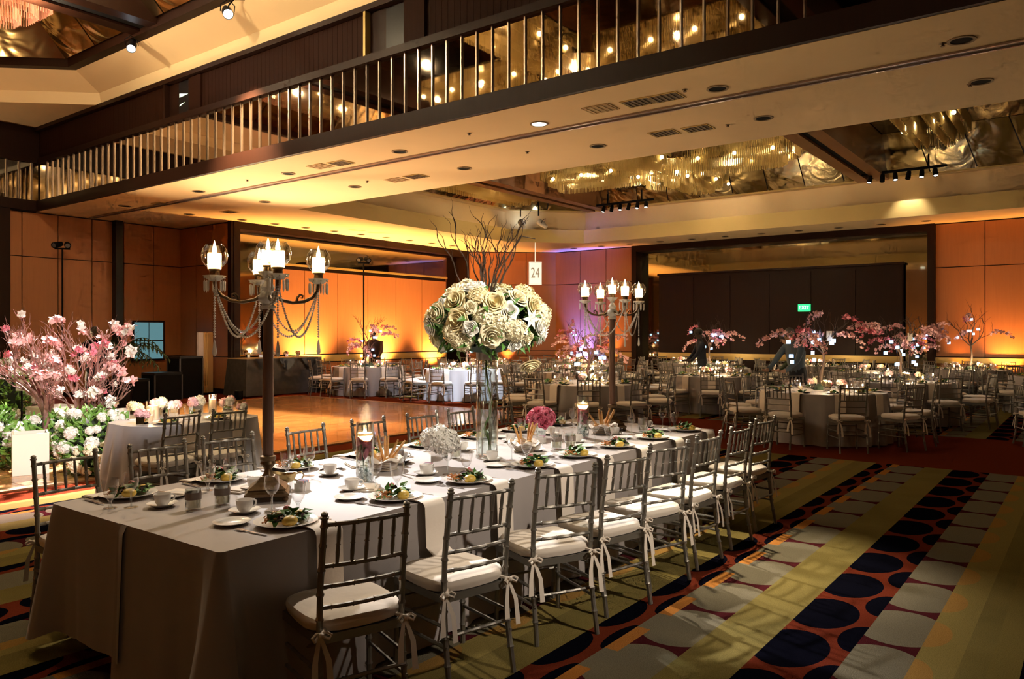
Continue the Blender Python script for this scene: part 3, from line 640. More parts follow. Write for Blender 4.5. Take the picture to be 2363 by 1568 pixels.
def chair_pieces(lod):
    """lod 0: every turned piece its own mesh"""
    n = (8, 6, 4)[lod]; P = []
    for s in (-1, 1):
        pts, R = ringed(back_post_pts(s), .0135, [.12, .24, .36, .50, .60, .70, .80, .88] if lod < 2 else [])
        mb = MB().tube(pts, R, n)
        if lod < 2: e = Vector(back_post_pts(s)[-1]); mb.lathe([(.017, 0), (.019, .007), (.013, .012), (.016, .02), (.008, .028), (0, .030)], n, e-Vector((0, 0, .005)))
        P.append(('leg', mb))
    for s in (-1, 1):
        pts, R = ringed([(s*.205, .195, 0), (s*.195, .185, .43)], .0135, [.10, .22, .34] if lod < 2 else [])
        P.append(('leg', MB().tube(pts, R, n)))
    fr = MB()
    c4 = [(-.182, -.195), (.182, -.195), (.202, .19), (-.202, .19)]
    for i in range(4): fr.beam((*c4[i], .418), (*c4[(i+1) % 4], .418), .028, .036)
    fr.box((0, 0, .425), (.37, .37, .012)); P.append(('seat_frame', fr))
    zr = [.885, .715, .63, .545]
    for i, z in enumerate(zr):
        a, b = post_at(-1, z), post_at(1, z); bow = Vector((0, -.018, 0)); pts = [a, a.lerp(b, .25)+bow*.75, a.lerp(b, .5)+bow, a.lerp(b, .75)+bow*.75, b]
        if lod == 0:
            Q = []; R = []
            for j in range(len(pts)-1):
                Q += [pts[j], pts[j].lerp(pts[j+1], .46), pts[j].lerp(pts[j+1], .5), pts[j].lerp(pts[j+1], .54)]; R += [.0095, .0095, .0125, .0095]
            Q.append(pts[-1]); R.append(.0095); mb = MB().tube(Q, R, 7)
        else: mb = MB().tube(pts, .010, n)
        P.append(('top_rail' if i == 0 else 'back_rail', mb))
    for k in range(5):
        t = (k+1)/6; a = post_at(-1, .885).lerp(post_at(1, .885), t)+Vector((0, -.018*(1-(2*t-1)**2), 0)); b = post_at(-1, .715).lerp(post_at(1, .715), t)+Vector((0, -.018*(1-(2*t-1)**2), 0))
        if lod == 0: pts, R = [b, b.lerp(a, .3), b.lerp(a, .47), b.lerp(a, .5), b.lerp(a, .53), b.lerp(a, .7), a], [.006, .009, .0075, .011, .0075, .009, .006]
        else: pts, R = [b, a], [.0075, .0075]
        P.append(('spindle', MB().tube(pts, R, 6 if lod == 0 else 4)))
    st = [((-.185, -.235, .20), (-.20, .19, .20)), ((.185, -.235, .20), (.20, .19, .20)), ((-.185, -.225, .29), (-.198, .187, .29)), ((.185, -.225, .29), (.198, .187, .29)), ((-.20, .19, .245), (.20, .19, .245)), ((-.198, .187, .33), (.198, .187, .33)), ((-.184, -.225, .25), (.184, -.225, .25))]
    for a, b in st:
        if lod == 0: q, R = hring(a, b, .0085); P.append(('stretcher', MB().tube(q, R, 6)))
        else: P.append(('stretcher', MB().tube([a, b], .008, 4)))
    P.append(('cushion', cushion_mb((28, 18, 12)[lod])))
    return P
def merge(L_):
    m = MB()
    for x in L_: m.add(x.v, x.f)
    return m
tieL, tieR = tie_mb(-1), tie_mb(1)
pc = chair_pieces(0); CH0 = [(n_, mb.mesh('chair_'+n_, CUSH if n_ == 'cushion' else SILVERC)) for n_, mb in pc]
CH0[-1] = CH0[-1]+([('tie', tieL.mesh('chair_tie', RIBBON)), ('tie', tieR.mesh('chair_tie', RIBBON))],)
pc = chair_pieces(1)
def sel(P, *names): return merge([mb for n_, mb in P if n_ in names])
CH1 = [('leg', mb.mesh('chair_leg', SILVERC)) for n_, mb in pc if n_ == 'leg']+[('seat_frame', sel(pc, 'seat_frame', 'stretcher').mesh('chair_seat_frame', SILVERC)), ('backrest', sel(pc, 'top_rail', 'back_rail', 'spindle').mesh('chair_backrest', SILVERC)),
       ('cushion', pc[-1][1].mesh('chair_cushion', CUSH), [('tie', tieL.mesh('chair_tie', RIBBON)), ('tie', tieR.mesh('chair_tie', RIBBON))])]
pc = chair_pieces(2)
CH2 = [('frame', merge([mb for n_, mb in pc if n_ != 'cushion']).mesh('chair_frame', SILVERC)), ('cushion', pc[-1][1].mesh('chair_cushion', CUSH))]
# long table seats
TX0, TX1, TY0, TY1, TZ, SEAM = 1.80, 6.88, 2.84, 4.38, .75, 3.66
near = [(2.165, 2.37, -19), (2.83, 2.31, -14), (3.50, 2.27, -26), (4.09, 2.22, -15), (4.66, 2.23, -17), (5.26, 2.21, -4), (5.88, 2.21, -3), (6.54, 2.25, -6)]
for k, (x, y, a) in enumerate(near):
    a = math.radians(a); c = Vector((x, y, 0))-Matrix.Rotation(a, 3, 'Z') @ Vector((0, -.25, 0))
    place(CH0, 'chiavari_chair', 'silver chiavari chair with ivory cushion, %s from the camera along the near table side' % ORD[k], 'chair', 'chairs on the near side of the long table', (c.x, c.y, 0), a)
far = [(2.09, 4.90, 4), (2.66, 4.90, -4), (3.16, 4.88, -9), (3.82, 4.87, 3), (4.47, 4.88, 0), (5.11, 4.87, -4), (5.63, 4.86, 0), (6.25, 4.86, 2)]
for k, (x, y, a) in enumerate(far):
    a = PI+math.radians(a); c = Vector((x, y, 0))-Matrix.Rotation(a, 3, 'Z') @ Vector((0, -.25, 0))
    place(CH0, 'chiavari_chair', 'silver chiavari chair, %s from the camera along the dance floor side of the long table' % ORD[k], 'chair', 'chairs on the far side of the long table', (c.x, c.y, 0), a)
# ================================================================== LONG TABLE CLOTHS
def half_cloth(y_out, y_in, seed, bulge, cfl=.14, hem=.012, dz=0.):
    """cloth over half the table: top and three hanging sides; y_out is the outer long edge"""
    rnd = random.Random(seed); sg = 1 if y_out > y_in else -1; path = []   # (x,y,nx,ny,cornerdist)
    rc = .03; zt = TZ+dz
    def seg(p, q, n_, nrm):
        for i in range(n_):
            t = i/n_; path.append((p[0]+(q[0]-p[0])*t, p[1]+(q[1]-p[1])*t, *nrm))
    def corner(cx_, cy_, a0, a1):
        for i in range(9):
            a = a0+(a1-a0)*i/8; path.append((cx_+rc*math.cos(a), cy_+rc*math.sin(a), math.cos(a), math.sin(a)))
    yo = y_out-sg*rc
    seg((TX0, y_in), (TX0, yo), 40, (-1, 0)); corner(TX0+rc, yo, PI, PI+PI/2 if sg < 0 else PI/2)
    seg((TX0+rc, y_out), (TX1-rc, y_out), 220, (0, sg)); corner(TX1-rc, yo, -PI/2 if sg < 0 else PI/2, 0)
    seg((TX1, yo), (TX1, y_in), 40, (1, 0)); path.append((TX1, y_in, 1, 0))
    s = [0]
    for a, b in zip(path, path[1:]): s.append(s[-1]+math.hypot(b[0]-a[0], b[1]-a[1]))
    sc1 = abs(yo-y_in); sc2 = sc1+(TX1-TX0)
    H = 16; rows = []; ph = [rnd.uniform(0, 6) for _ in range(6)]
    for h in range(H+1):
        t = h/H; row = []
        for i, (x, y, nx, ny) in enumerate(path):
            u = s[i]; cf = sum(math.exp(-((u-c)/.07)**2)*cfl-math.exp(-((abs(u-c)-.20)/.09)**2)*.045 for c in (sc1, sc2))
            side = 1 if sc1 < u < sc2 else .25
            w_ = side*(.022*math.sin(u*9.3+ph[0])+.018*math.sin(u*16.1+ph[1]+1.2*t)+.012*math.sin(u*27+ph[2]))*t**1.2
            o_ = .004+.028*t*(1 if side == 1 else .8)+cf*t**1.15+w_+(bulge*math.exp(-((u-0)/.05)**2) if 1 else 0)
            o_ = max(o_, .004)
            z = zt-(zt-hem-.05*(1-min(1, abs(cf)*8))*(hem > .05))*t if h else zt
            row.append(Vector((x+nx*o_, y+ny*o_, z)) if h else Vector((x, y, zt+.001)))
        rows.append(row)
    mb = MB().sheet(rows)
    m = len(path); inner = [Vector((p[0], p[1], zt+.001)) for p in path]
    mb.add(inner, [tuple(range(m)) if sg < 0 else tuple(range(m))])
    return mb
tc_mats = LINEN
o = ob('tablecloth', half_cloth(TY0, SEAM, 4, .004).mesh('tablecloth', LINEN, True, 50), label='taupe satin tablecloth on the near half of the long table', cat='tablecloth', group='long table cloths')
o = ob('tablecloth', half_cloth(TY1, SEAM-.07, 9, .014, .10, .07, -.0018).mesh('tablecloth', LINEN, True, 50), label='taupe satin tablecloth on the dance floor half of the long table', cat='tablecloth', group='long table cloths')
sv = solid = None
# ================================================================== TABLEWARE
def lathe_me(name, prof, m, n=20, ang=50): return MB().lathe(prof, n, cap=False).mesh(name, m, True, ang)
PLATE = [('well', lathe_me('plate_well', [(0, .006), (.085, .006), (.092, .010)], CHINA, 32)), ('rim', lathe_me('plate_rim', [(.092, .010), (.145, .022), (.147, .024), (.143, .024), (.09, .006), (.075, .0), (0, .0)], CHINA, 32))]
BREAD = [('well', lathe_me('bread_well', [(0, .005), (.055, .005), (.06, .008)], CHINA, 26)), ('rim', lathe_me('bread_rim', [(.06, .008), (.085, .016), (.086, .018), (.083, .017), (.05, .0), (0, .0)], CHINA, 26))]
SAUCER = [('well', lathe_me('saucer_well', [(0, .004), (.035, .004), (.04, .008)], CHINA, 24)), ('rim', lathe_me('saucer_rim', [(.04, .008), (.075, .018), (.077, .020), (.072, .018), (.04, .0), (0, .0)], CHINA, 24))]
CUP = [('bowl', lathe_me('cup_bowl', [(0, .004), (.024, .0), (.026, .006), (.036, .02), (.041, .045), (.042, .062), (.040, .062), (.038, .045), (.03, .014), (0, .009)], CHINA, 20)),
       ('handle', MB().tube([(.040, 0, .050), (.055, 0, .054), (.066, 0, .044), (.064, 0, .028), (.052, 0, .018), (.037, 0, .020)], .0045, 6).mesh('cup_handle', CHINA))]
def stem_glass(nm, foot, stem_h, bowl, r_stem=.0045):
    return [('bowl', lathe_me(nm+'_bowl', [(r, stem_h+z) for r, z in bowl], GLASS, 20, 70)), ('stem', lathe_me(nm+'_stem', [(r_stem*1.6, .004), (r_stem, .02), (r_stem, stem_h-.01), (r_stem*2, stem_h)], GLASST, 8)),
            ('foot', lathe_me(nm+'_foot', [(0, .006), (.012, .005), (foot, .002), (foot, .0), (0, 0)], GLASS, 18))]
WINE = stem_glass('wine', .034, .085, [(0, 0), (.018, .006), (.034, .030), (.038, .055), (.034, .095), (.033, .095)])
GOBLET = stem_glass('goblet', .033, .045, [(0, 0), (.02, .006), (.032, .030), (.040, .065), (.042, .105), (.041, .105)], .008)
FORK = [('handle', MB().box((0, -.05, .004), (.012, .11, .004)).box((0, .02, .005), (.006, .05, .004)).mesh('fork_handle', SILVER)), ('tines', merge([MB().box((0, .05, .006), (.022, .02, .003))]+[MB().box((dx, .075, .006), (.0035, .036, .003)) for dx in (-.009, -.003, .003, .009)]).mesh('fork_tines', SILVER))]
KNIFE = [('handle', MB().box((0, -.05, .005), (.014, .10, .007)).mesh('knife_handle', SILVER)), ('blade', MB().add([(-.008, 0, .004), (.008, 0, .004), (.009, .09, .004), (-.002, .12, .004), (-.008, 0, .007), (.007, 0, .006), (.007, .09, .006), (-.002, .12, .0055)], [(3, 2, 1, 0), (4, 5, 6, 7), (0, 1, 5, 4), (1, 2, 6, 5), (2, 3, 7, 6), (3, 0, 4, 7)]).mesh('knife_blade', SILVER, False))]
def salad_proto(seed):
    r = random.Random(seed); g = MB(); pu = MB(); sh = MB()
    for i in range(70):
        a, q = r.uniform(0, 2*PI), math.sqrt(r.random())*.062; p = (.018+q*math.cos(a)*1.15, .005+q*math.sin(a)*.9, .012+.035*(1-q/.07)*r.random())
        (pu if r.random() < .22 else g).leaf(p, (r.uniform(-1, 1), r.uniform(-1, 1), r.uniform(-.1, .9)), (r.uniform(-.4, .4), r.uniform(-.4, .4), 1), r.uniform(.03, .055), r.uniform(.02, .036), r.uniform(.1, .6))
    for i in range(26):
        a = r.uniform(0, 2*PI); q = Vector((-.062+r.uniform(-.028, .028), .018+r.uniform(-.025, .025), .012+r.uniform(0, .02))); sh.tube([q, q+Vector((r.uniform(-.025, .025), r.uniform(-.025, .025), r.uniform(0, .014)))], .0028, 4)
    fr = MB().ball((-.025, -.055, .022), .027, 12, 8, (1.15, .95, .75)); f2_ = MB().ball((.075, .02, .02), .02, 10, 7, (1, 1, .8)); ra = MB().ball((.03, .035, .045), .014, 8, 6)
    return [('greens', g.mesh('salad_greens', LEAF, False), [], 'stuff'), ('red_leaves', pu.mesh('salad_red_leaves', mat('red_lettuce', (.05, .015, .02), .5), False), [], 'stuff'), ('crisp_shreds', sh.mesh('salad_shreds', mat('crisp_orange', (.50, .20, .06), .6)), [], 'stuff'),
            ('pear_slice', fr.mesh('salad_fruit', mat('yellow_fruit', (.62, .42, .07), .4, noise=.15, nscale=60))), ('pear_slice', f2_.mesh('salad_fruit', MATS['yellow_fruit'])), ('radish', ra.mesh('salad_radish', mat('radish', (.55, .16, .16), .4)))]
SAL = [salad_proto(i) for i in (1, 2, 3)]
def napkin_proto(drop, onseat=False):
    prof = [(.09, .008), (.04, .009), (.0, .009), (-.035, .006), (-.052, -.015), (-.056, -.10), (-.064, -drop)]
    if onseat: prof = prof[:-1]+[(-.060, -.22), (-.075, -drop+.02), (-.11, -drop-.005), (-.17, -drop+.012)]
    mb = MB()
    for k, (dz, dx) in enumerate(((.006, .0), (-.002, .006))):
        rows = [[Vector((-.075+.15*i/6+dx+(.004*math.sin(i*2+j)), y_-(dz if j > 2 else 0), z_+(dz if j <= 2 else 0))) for i in range(7)] for j, (y_, z_) in enumerate(prof)]
        mb.sheet(rows)
    n_ = len(prof)
    for i in (0, 6):
        for j in range(n_-1): mb.f.append((j*7+i, (j+1)*7+i, n_*7+(j+1)*7+i, n_*7+j*7+i)); mb.mi.append(0)
    for i in range(6): b_ = (n_-1)*7+i; mb.f.append((b_, b_+1, n_*7+b_+1, n_*7+b_)); mb.mi.append(0)
    return mb.mesh('napkin', NAPKIN, True, 60)
NAP1, NAP2, NAP3 = napkin_proto(.36), napkin_proto(.255, True), napkin_proto(.30)
ZT = TZ+.0015
def setting(x, side, k, ch_x):
    """side +1: diner sits at low Y; -1: at high Y"""
    rz = 0 if side > 0 else PI; y0 = TY0+.17 if side > 0 else TY1-.17; sd = 'near' if side > 0 else 'dance floor'
    q = '%s %s-side seat of the long table' % (ORD[k], sd.replace(' ', '-')); r = random.Random(k*3+side)
    def pt(dx, dy): return (x+side*dx+r.uniform(-.012, .012), y0+side*dy+r.uniform(-.01, .01), ZT)
    place(PLATE, 'dinner_plate', 'white dinner plate at the '+q, 'plate', 'dinner plates on the long table', (x, y0, ZT))
    place(SAL[k % 3], 'salad', 'green salad with yellow fruit at the '+q, 'salad', 'salads on the long table', (x, y0, ZT+.006), .3*math.sin(k*2.1), sc=1.25)
    place(BREAD, 'bread_plate', 'empty white bread plate at the '+q, 'plate', 'bread plates on the long table', pt(-.14, .20))
    p = pt(.02, .37); place(SAUCER, 'saucer', 'white saucer under the cup at the '+q, 'saucer', 'saucers on the long table', p)
    place(CUP, 'coffee_cup', 'white coffee cup on its saucer at the '+q, 'cup', 'coffee cups on the long table', (p[0], p[1], p[2]+.0045), r.uniform(-.6, .6))
    place(WINE, 'wine_glass', 'clear stemmed wine glass at the '+q, 'glass', 'wine glasses on the long table', pt(.12, .27))
    place(GOBLET, 'water_goblet', 'clear water goblet at the '+q, 'glass', 'water goblets on the long table', pt(.20, .19))
    place(FORK, 'fork', 'silver fork left of the plate at the '+q, 'fork', 'forks on the long table', pt(-.175, -.0), rz+.1)
    place(KNIFE, 'knife', 'silver knife beside the plate at the '+q, 'knife', 'knives on the long table', pt(.175, -.01), rz)
    nm = NAP2 if (side > 0 and k == 1) else (NAP1 if k % 2 == 0 else NAP3)
    yo = TY0 if side > 0 else TY1
    ob('napkin', nm, None, (x+side*.07, yo, TZ), rz, 'cream napkin hanging off the edge at the '+q, 'napkin', 'napkins on the long table')
nx_ = [2.25, 2.95, 3.55, 4.22, 4.76, 5.34, 5.95, 6.60]; fx_ = [2.12, 2.68, 3.22, 3.86, 4.48, 5.10, 5.66, 6.30]
for k in range(8): setting(nx_[k], 1, k, 0); setting(fx_[k], -1, k, 0)
# ================================================================== CENTREPIECES OF THE LONG TABLE
def candelabrum(loc, rz, label):
    o = ob('candelabrum', None, None, loc, rz, label, 'candelabrum', 'candelabra on the long table')
    def sq(prof, rot=PI/4): return MB().lathe([(r*math.sqrt(2), z) for r, z in prof], 4, a0=rot)
    b = ob('base', sq([(.085, .028), (.112, .03), (.112, .045), (.10, .052), (.092, .06), (.098, .066), (.075, .082), (.055, .098), (.035, .125), (0, .126)]).mesh('cand_base', BRONZE, False), o, rz=-.25)
    foot = MB().ball((0, 0, .016), .016, 10, 7).mesh('cand_foot', BRONZE)
    for sx in (-1, 1):
        for sy in (-1, 1): ob('ball_foot', foot, b, (sx*.095, sy*.095, 0))
    ob('knop', MB().lathe([(.035, .122), (.022, .14), (.018, .16), (.030, .178), (.040, .19), (.034, .205), (.042, .215), (.042, .23), (.028, .236)], 16).mesh('cand_knop', BRONZE), o)
    ob('column', MB().lathe([(.026, .232), (.0275, .24), (.0275, .35), (.030, .36), (.029, .62), (.027, .98), (.028, 1.02)], 18).mesh('cand_column', COLUMN), o)
    ob('capital', MB().lathe([(.028, 1.02), (.040, 1.024), (.040, 1.035), (.030, 1.045), (.05, 1.06), (.056, 1.08), (.045, 1.10), (.028, 1.115), (.036, 1.135), (.028, 1.15), (.016, 1.17), (.024, 1.185), (.02, 1.20)], 18).mesh('cand_capital', CRYSTAL), o)
    arm_pts = [(.02, 0, 1.10), (.07, 0, 1.068), (.13, 0, 1.055), (.19, 0, 1.062), (.235, 0, 1.085), (.262, 0, 1.12), (.27, 0, 1.16)]
    arm = MB().tube(arm_pts, [.011, .010, .009, .0095, .010, .009, .011], 8)
    arm.tube([(.15, 0, 1.056), (.155, 0, 1.085), (.17, 0, 1.10), (.185, 0, 1.095), (.182, 0, 1.082), (.173, 0, 1.083)], [.008, .0075, .007, .006, .005, .004], 6)
    arm_m = arm.mesh('cand_arm', BRONZE)
    dish = MB().lathe([(.012, 0), (.03, .004), (.052, .026), (.056, .03), (.05, .028), (.028, .010), (.012, .008)], 12, sc=lambda a, r, z: 1+.07*math.cos(6*a)*(r > .04), cap=False).mesh('cand_dish', CRYSTAL, False)
    cup = MB().lathe([(.012, .0), (.022, .012), (.026, .03), (.024, .052), (.03, .058), (.03, .064), (0, .064)], 14).mesh('cand_cup', BRONZE)
    candle = MB().lathe([(.034, .064), (.034, .148), (.030, .148), (.026, .138)], 18, cap=False).mesh('cand_candle', WAX)
    flame = MB().lathe([(0, .132), (.009, .145), (.012, .160), (.007, .184), (.002, .205), (0, .212)], 8).mesh('cand_flame', FLAME)
    globe = MB().lathe([(.028, .070), (.045, .080), (.062, .105), (.068, .135), (.062, .165), (.046, .188), (.043, .192)], 22, cap=False).mesh('cand_globe', GLASST)
    pri = MB()
    for k in range(8):
        a = 2*PI*k/8; x, y = .05*math.cos(a), .05*math.sin(a)
        pri.lathe([(.0, .012), (.004, .008), (.004, .004), (0, 0)], 5, (x, y, .012)); pri.lathe([(0, .0), (.006, -.012), (.0055, -.055), (0, -.07)], 5, (x, y, .01))
    prisms = pri.mesh('cand_prisms', CRYSTAL, False)
    def beads(pts, r=.0075, gap=.0135):
        mb = MB(); acc = 0
        pts = [Vector(p) for p in pts]
        for a, b in zip(pts, pts[1:]):
            L_ = (b-a).length; t = acc
            while t < L_:
                p = a.lerp(b, t/L_); mb.add([p+Vector(q)*r for q in ((1, 0, 0), (0, 1, 0), (-1, 0, 0), (0, -1, 0), (0, 0, 1.1), (0, 0, -1.1))], [(0, 1, 4), (1, 2, 4), (2, 3, 4), (3, 0, 4), (1, 0, 5), (2, 1, 5), (3, 2, 5), (0, 3, 5)]); t += gap
            acc = t-L_
        return mb
    heads = []
    for k in range(5):
        a = k*PI/2; r_ = .27 if k < 4 else 0; h = 1.16 if k < 4 else 1.19
        if k < 4: par = ob('arm', arm_m, o, (0, 0, 0), a)
        pos = (r_*math.cos(a), r_*math.sin(a), h); heads.append(Vector(pos))
        hd = ob('candle_holder', cup, o, pos); ob('crystal_dish', dish, hd); ob('candle', candle, hd); ob('flame', flame, hd); ob('glass_globe', globe, hd)
        if k < 4: ob('prism_ring', prisms, hd)
        add_light('candle_light', 'POINT', (pos[0], pos[1], pos[2]+.128), 5.0, (1, .66, .30), .015, parent=o)
        if k < 4:
            dr = beads([(pos[0], pos[1], h-.005), (pos[0], pos[1], h-.30)]); dr.lathe([(0, h-.30), (.006, h-.32), (.012, h-.37), (.008, h-.385), (0, h-.392)], 6, (pos[0], pos[1], 0))
            ob('drop_chain', dr.mesh('drop_chain', CRYSTAL, False), o)
    for k in range(4):
        A, B_ = heads[k], heads[(k+1) % 4]; pts = [A.lerp(B_, t)+Vector((0, 0, -.02-.27*(1-(2*t-1)**2))) for t in [i/14 for i in range(15)]]
        ob('bead_swag', beads(pts).mesh('bead_swag', CRYSTAL, False), o)
        C_ = Vector((0, 0, 1.12)); pts = [A.lerp(C_, t)+Vector((0, 0, -.02-.22*(1-(2*t-1)**2))) for t in [i/12 for i in range(13)]]
        if k in (0, 2): ob('bead_swag', beads(pts).mesh('bead_swag', CRYSTAL, False), o)
    return o
RA = math.atan2(RV.y, RV.x)
candelabrum((2.545, 3.56, ZT), RA+.48, 'tall five-arm bronze candelabrum with crystal chains near the table front')
candelabrum((6.28, 3.58, ZT), RA+.30, 'tall five-arm bronze candelabrum at the far end of the long table')

# --- blooms
def rose_mb(r=.045, mk=0, seed=0):
    rd = random.Random(seed); mb = MB(); mb.k = mk
    # nested cups with scalloped, rolled rims: outer ones low and open, inner ones tight
    for j, (R_, z0, zr, lip, np_, n) in enumerate(((1.0, -.32, .18, .16, 5, 20), (.86, -.22, .36, .12, 5, 20), (.68, -.12, .50, .08, 4, 16), (.48, .0, .60, .05, 3, 12), (.27, .1, .66, .02, 3, 9))):
        ph = rd.uniform(0, 6); rows = []
        for t, (q, h) in enumerate(((.12, 0.), (.62, .22), (.92, .60), (.98, .90), (1.0+lip, 1.0), (1.0+lip*1.5, .93))):
            row = []
            for k in range(n):
                a = 2*PI*k/n; w_ = math.cos(np_*a+ph); s_ = (.10*w_ if t > 1 else .03*w_); row.append(Vector((R_*q*(1+s_)*math.cos(a)*r, R_*q*(1+s_)*math.sin(a)*r, (z0+(zr-z0)*h*(1+(.12*w_ if t > 2 else 0))+.03*math.sin(2*a+ph))*r)))
            rows.append(row)
        mb.sheet(rows, True)
    return mb
def hydrangea_mb(r=.06, n=90, seed=0, pet=.012, flat=.85, lower=-.35):
    rd = random.Random(seed); mb = MB()
    for i in range(n):
        z = 1-(1-lower)*(i+.5)/n; a = i*2.39996; q = math.sqrt(max(0, 1-z*z)); d = Vector((q*math.cos(a), q*math.sin(a), z)); p = Vector((d.x*r, d.y*r, d.z*r*flat))*rd.uniform(.9, 1.05)
        d = (d+Vector((rd.uniform(-.5, .5), rd.uniform(-.5, .5), rd.uniform(-.5, .5)))).normalized(); u, v_ = frame(d); t0 = rd.uniform(0, PI)
        for k in range(4):
            aa = t0+k*PI/2; e = u*math.cos(aa)+v_*math.sin(aa); f = u*math.cos(aa+PI/2)+v_*math.sin(aa+PI/2)
            mb.add([p, p+e*pet*.6+f*pet*.5+d*.002, p+e*pet*1.25+d*.004, p+e*pet*.6-f*pet*.5+d*.002], [(0, 3, 2, 1)])
    mb.k = 1; mb.ball((0, 0, 0), r*.66, 10, 6, (1, 1, flat)); return mb
ROSES = [rose_mb(.066, 0, s).mesh('rose', m) for s, m in ((1, IVORY), (2, WHITEP), (3, CREAMP))]
BUDS = [rose_mb(.042, 0, s).mesh('rose_bud', m) for s, m in ((4, WHITEP), (5, IVORY))]
HCORE = mat('hydrangea_core', (.42, .40, .20), .8)  # greenish core, darkened to stand in for shade between the florets
HYD = [hydrangea_mb(.08, 170, s, .021).mesh('hydrangea', [m, HCORE]) for s, m in ((1, CREAMP), (2, IVORY))]
def lily_mb(L_=.08):
    mb = MB()
    for k in range(6):
        a = k*PI/3; d = Vector((math.cos(a), math.sin(a), .5)); mb.leaf((0, 0, 0), d, (0, 0, 1), L_, .034, .3)
    for k in range(5): a = k*1.26; mb.tube([(0, 0, 0), (.015*math.cos(a), .015*math.sin(a), .05)], .0015, 4)
    return mb
LILY = lily_mb().mesh('lily', WHITEP, False)
def zrot(d, roll=0.): q = Vector(d).to_track_quat('Z', 'Y').to_euler(); return q
def curly(rd, p, d, L_, r0, n=12, wig=.35, lift=.1):
    pts = [Vector(p)]; d = Vector(d).normalized(); u, v_ = frame(d); ph = rd.uniform(0, 6); rr = [r0]
    for i in range(n):
        t = (i+1)/n; s = wig*(.4+.6*t); q = d+(u*math.sin(ph+i*1.15)+v_*math.cos(ph*1.3+i*.9))*s+Vector((0, 0, lift)); pts.append(pts[-1]+q.normalized()*L_/n); rr.append(r0*(1-.8*t))
    return pts, rr
def centrepiece(loc):
    rd = random.Random(21)
    o = ob('flower_centrepiece', None, None, loc, 0, 'tall glass vase with a dome of white roses and curly branches', 'flower arrangement')
    v = ob('glass_vase', MB().lathe([(0, .0), (.077, .0), (.078, .78), (.075, .78), (.073, .02), (0, .018)], 32, cap=False).mesh('tall_vase', GLASST), o)
    ob('base_ring', MB().lathe([(.066, .0), (.082, .0), (.084, .012), (.079, .022), (.07, .02)], 32, cap=False).mesh('vase_base', GLASST), v)
    ob('vase_collar', MB().lathe([(.076, .70), (.0785, .70), (.0785, .78), (.074, .78)], 24, cap=False).mesh('vase_collar', mat('collar', (.35, .28, .24), .5)), v)
    ob('curly_stem', MB().tube([(.0, .01, .72), (-.01, .0, .62), (.02, .01, .52), (.035, .0, .46), (.055, .0, .40), (.058, .01, .36), (.03, .0, .30), (-.01, .0, .25), (-.02, .01, .21), (.0, .0, .16), (.03, .0, .12), (.04, .01, .07), (.045, 0, .02)], [.006]*6+[.008]*3+[.011]*4, 8).mesh('curly_stem', STEMG), o)
    tw = MB()
    for i in range(4):
        pts, rr = curly(rd, (rd.uniform(-.05, .05), rd.uniform(-.05, .05), .02), (0, 0, 1), .7, .006, 14, .3); pts = [Vector((max(-.06, min(.06, q.x)), max(-.06, min(.06, q.y)), min(q.z, .76))) for q in pts]; tw.tube(pts, rr, 5)
    ob('inner_twigs', tw.mesh('inner_twigs', mat('pale_twig', (.30, .25, .19), .6)), o)
    C_ = Vector((0, 0, .965)); R3 = Vector((.40, .40, .27))
    core = MB().ball(C_-Vector((0, 0, .02)), 1, 14, 9, (R3.x*.78, R3.y*.78, R3.z*.74)); fo = ob('moss_core', core.mesh('moss_core', mat('dark_moss', (.010, .022, .008), .8)), o)
    lf = MB()
    for i in range(520):
        z = rd.uniform(-.75, .95); a = rd.uniform(0, 2*PI); q = math.sqrt(1-z*z); d = Vector((q*math.cos(a), q*math.sin(a), z)); p = C_+Vector((d.x*R3.x, d.y*R3.y, d.z*R3.z))*rd.uniform(.72, .95)
        lf.leaf(p, d+Vector((rd.uniform(-.7, .7), rd.uniform(-.7, .7), rd.uniform(-.7, .3))), d, rd.uniform(.06, .11), rd.uniform(.028, .045), .3)
    ob('foliage', lf.mesh('foliage', [LEAF], False), o, kind='stuff')
    pts_ = []; n = 64
    for i in range(n):
        z = .97-1.55*(i+.5)/n; a = i*2.39996+rd.uniform(-.15, .15); q = math.sqrt(max(0, 1-z*z)); d = Vector((q*math.cos(a), q*math.sin(a), z)); p = C_+Vector((d.x*R3.x, d.y*R3.y, d.z*R3.z))*rd.uniform(.92, 1.06); pts_.append((p, d))
    for i, (p, d) in enumerate(pts_):
        u_ = rd.random(); s_ = rd.uniform(.85, 1.15); rot = zrot(d+Vector((rd.uniform(-.2, .2),)*3))
        if u_ < .20: ob('hydrangea', HYD[i % 2], o, tuple(p-d*.03), rot=rot, sc=s_)
        elif u_ < .78: ob('rose', ROSES[i % 3], o, tuple(p), rot=rot, sc=s_)
        elif u_ < .985: ob('rose_bud', BUDS[i % 2], o, tuple(p), rot=rot, sc=s_*1.1)
        else: ob('lily', LILY, o, tuple(p), rot=rot)
    ob('rose', ROSES[2], o, (.255, -.19, .66), rot=(2.6, .3, 0))
    for i in range(15):
        a = rd.uniform(0, 2*PI); q = rd.uniform(.02, .14); p = C_+Vector((q*math.cos(a), q*math.sin(a), .2)); L_ = rd.uniform(.35, .66)
        d = Vector((math.cos(a)*rd.uniform(.1, .75), math.sin(a)*rd.uniform(.1, .75), 1)); pts, rr = curly(rd, p, d, L_, .0075, 13, .42, .12); mb = MB().tube(pts, rr, 5)
        for j in (5, 8, 10):
            b_, r2 = curly(rd, pts[j], (pts[j]-pts[j-1])+Vector((rd.uniform(-.03, .03), rd.uniform(-.03, .03), .01)), L_*.38, .004, 8, .45, .1); mb.tube(b_, r2, 4)
        ob('willow_branch', mb.mesh('willow_branch', TWIG), o)
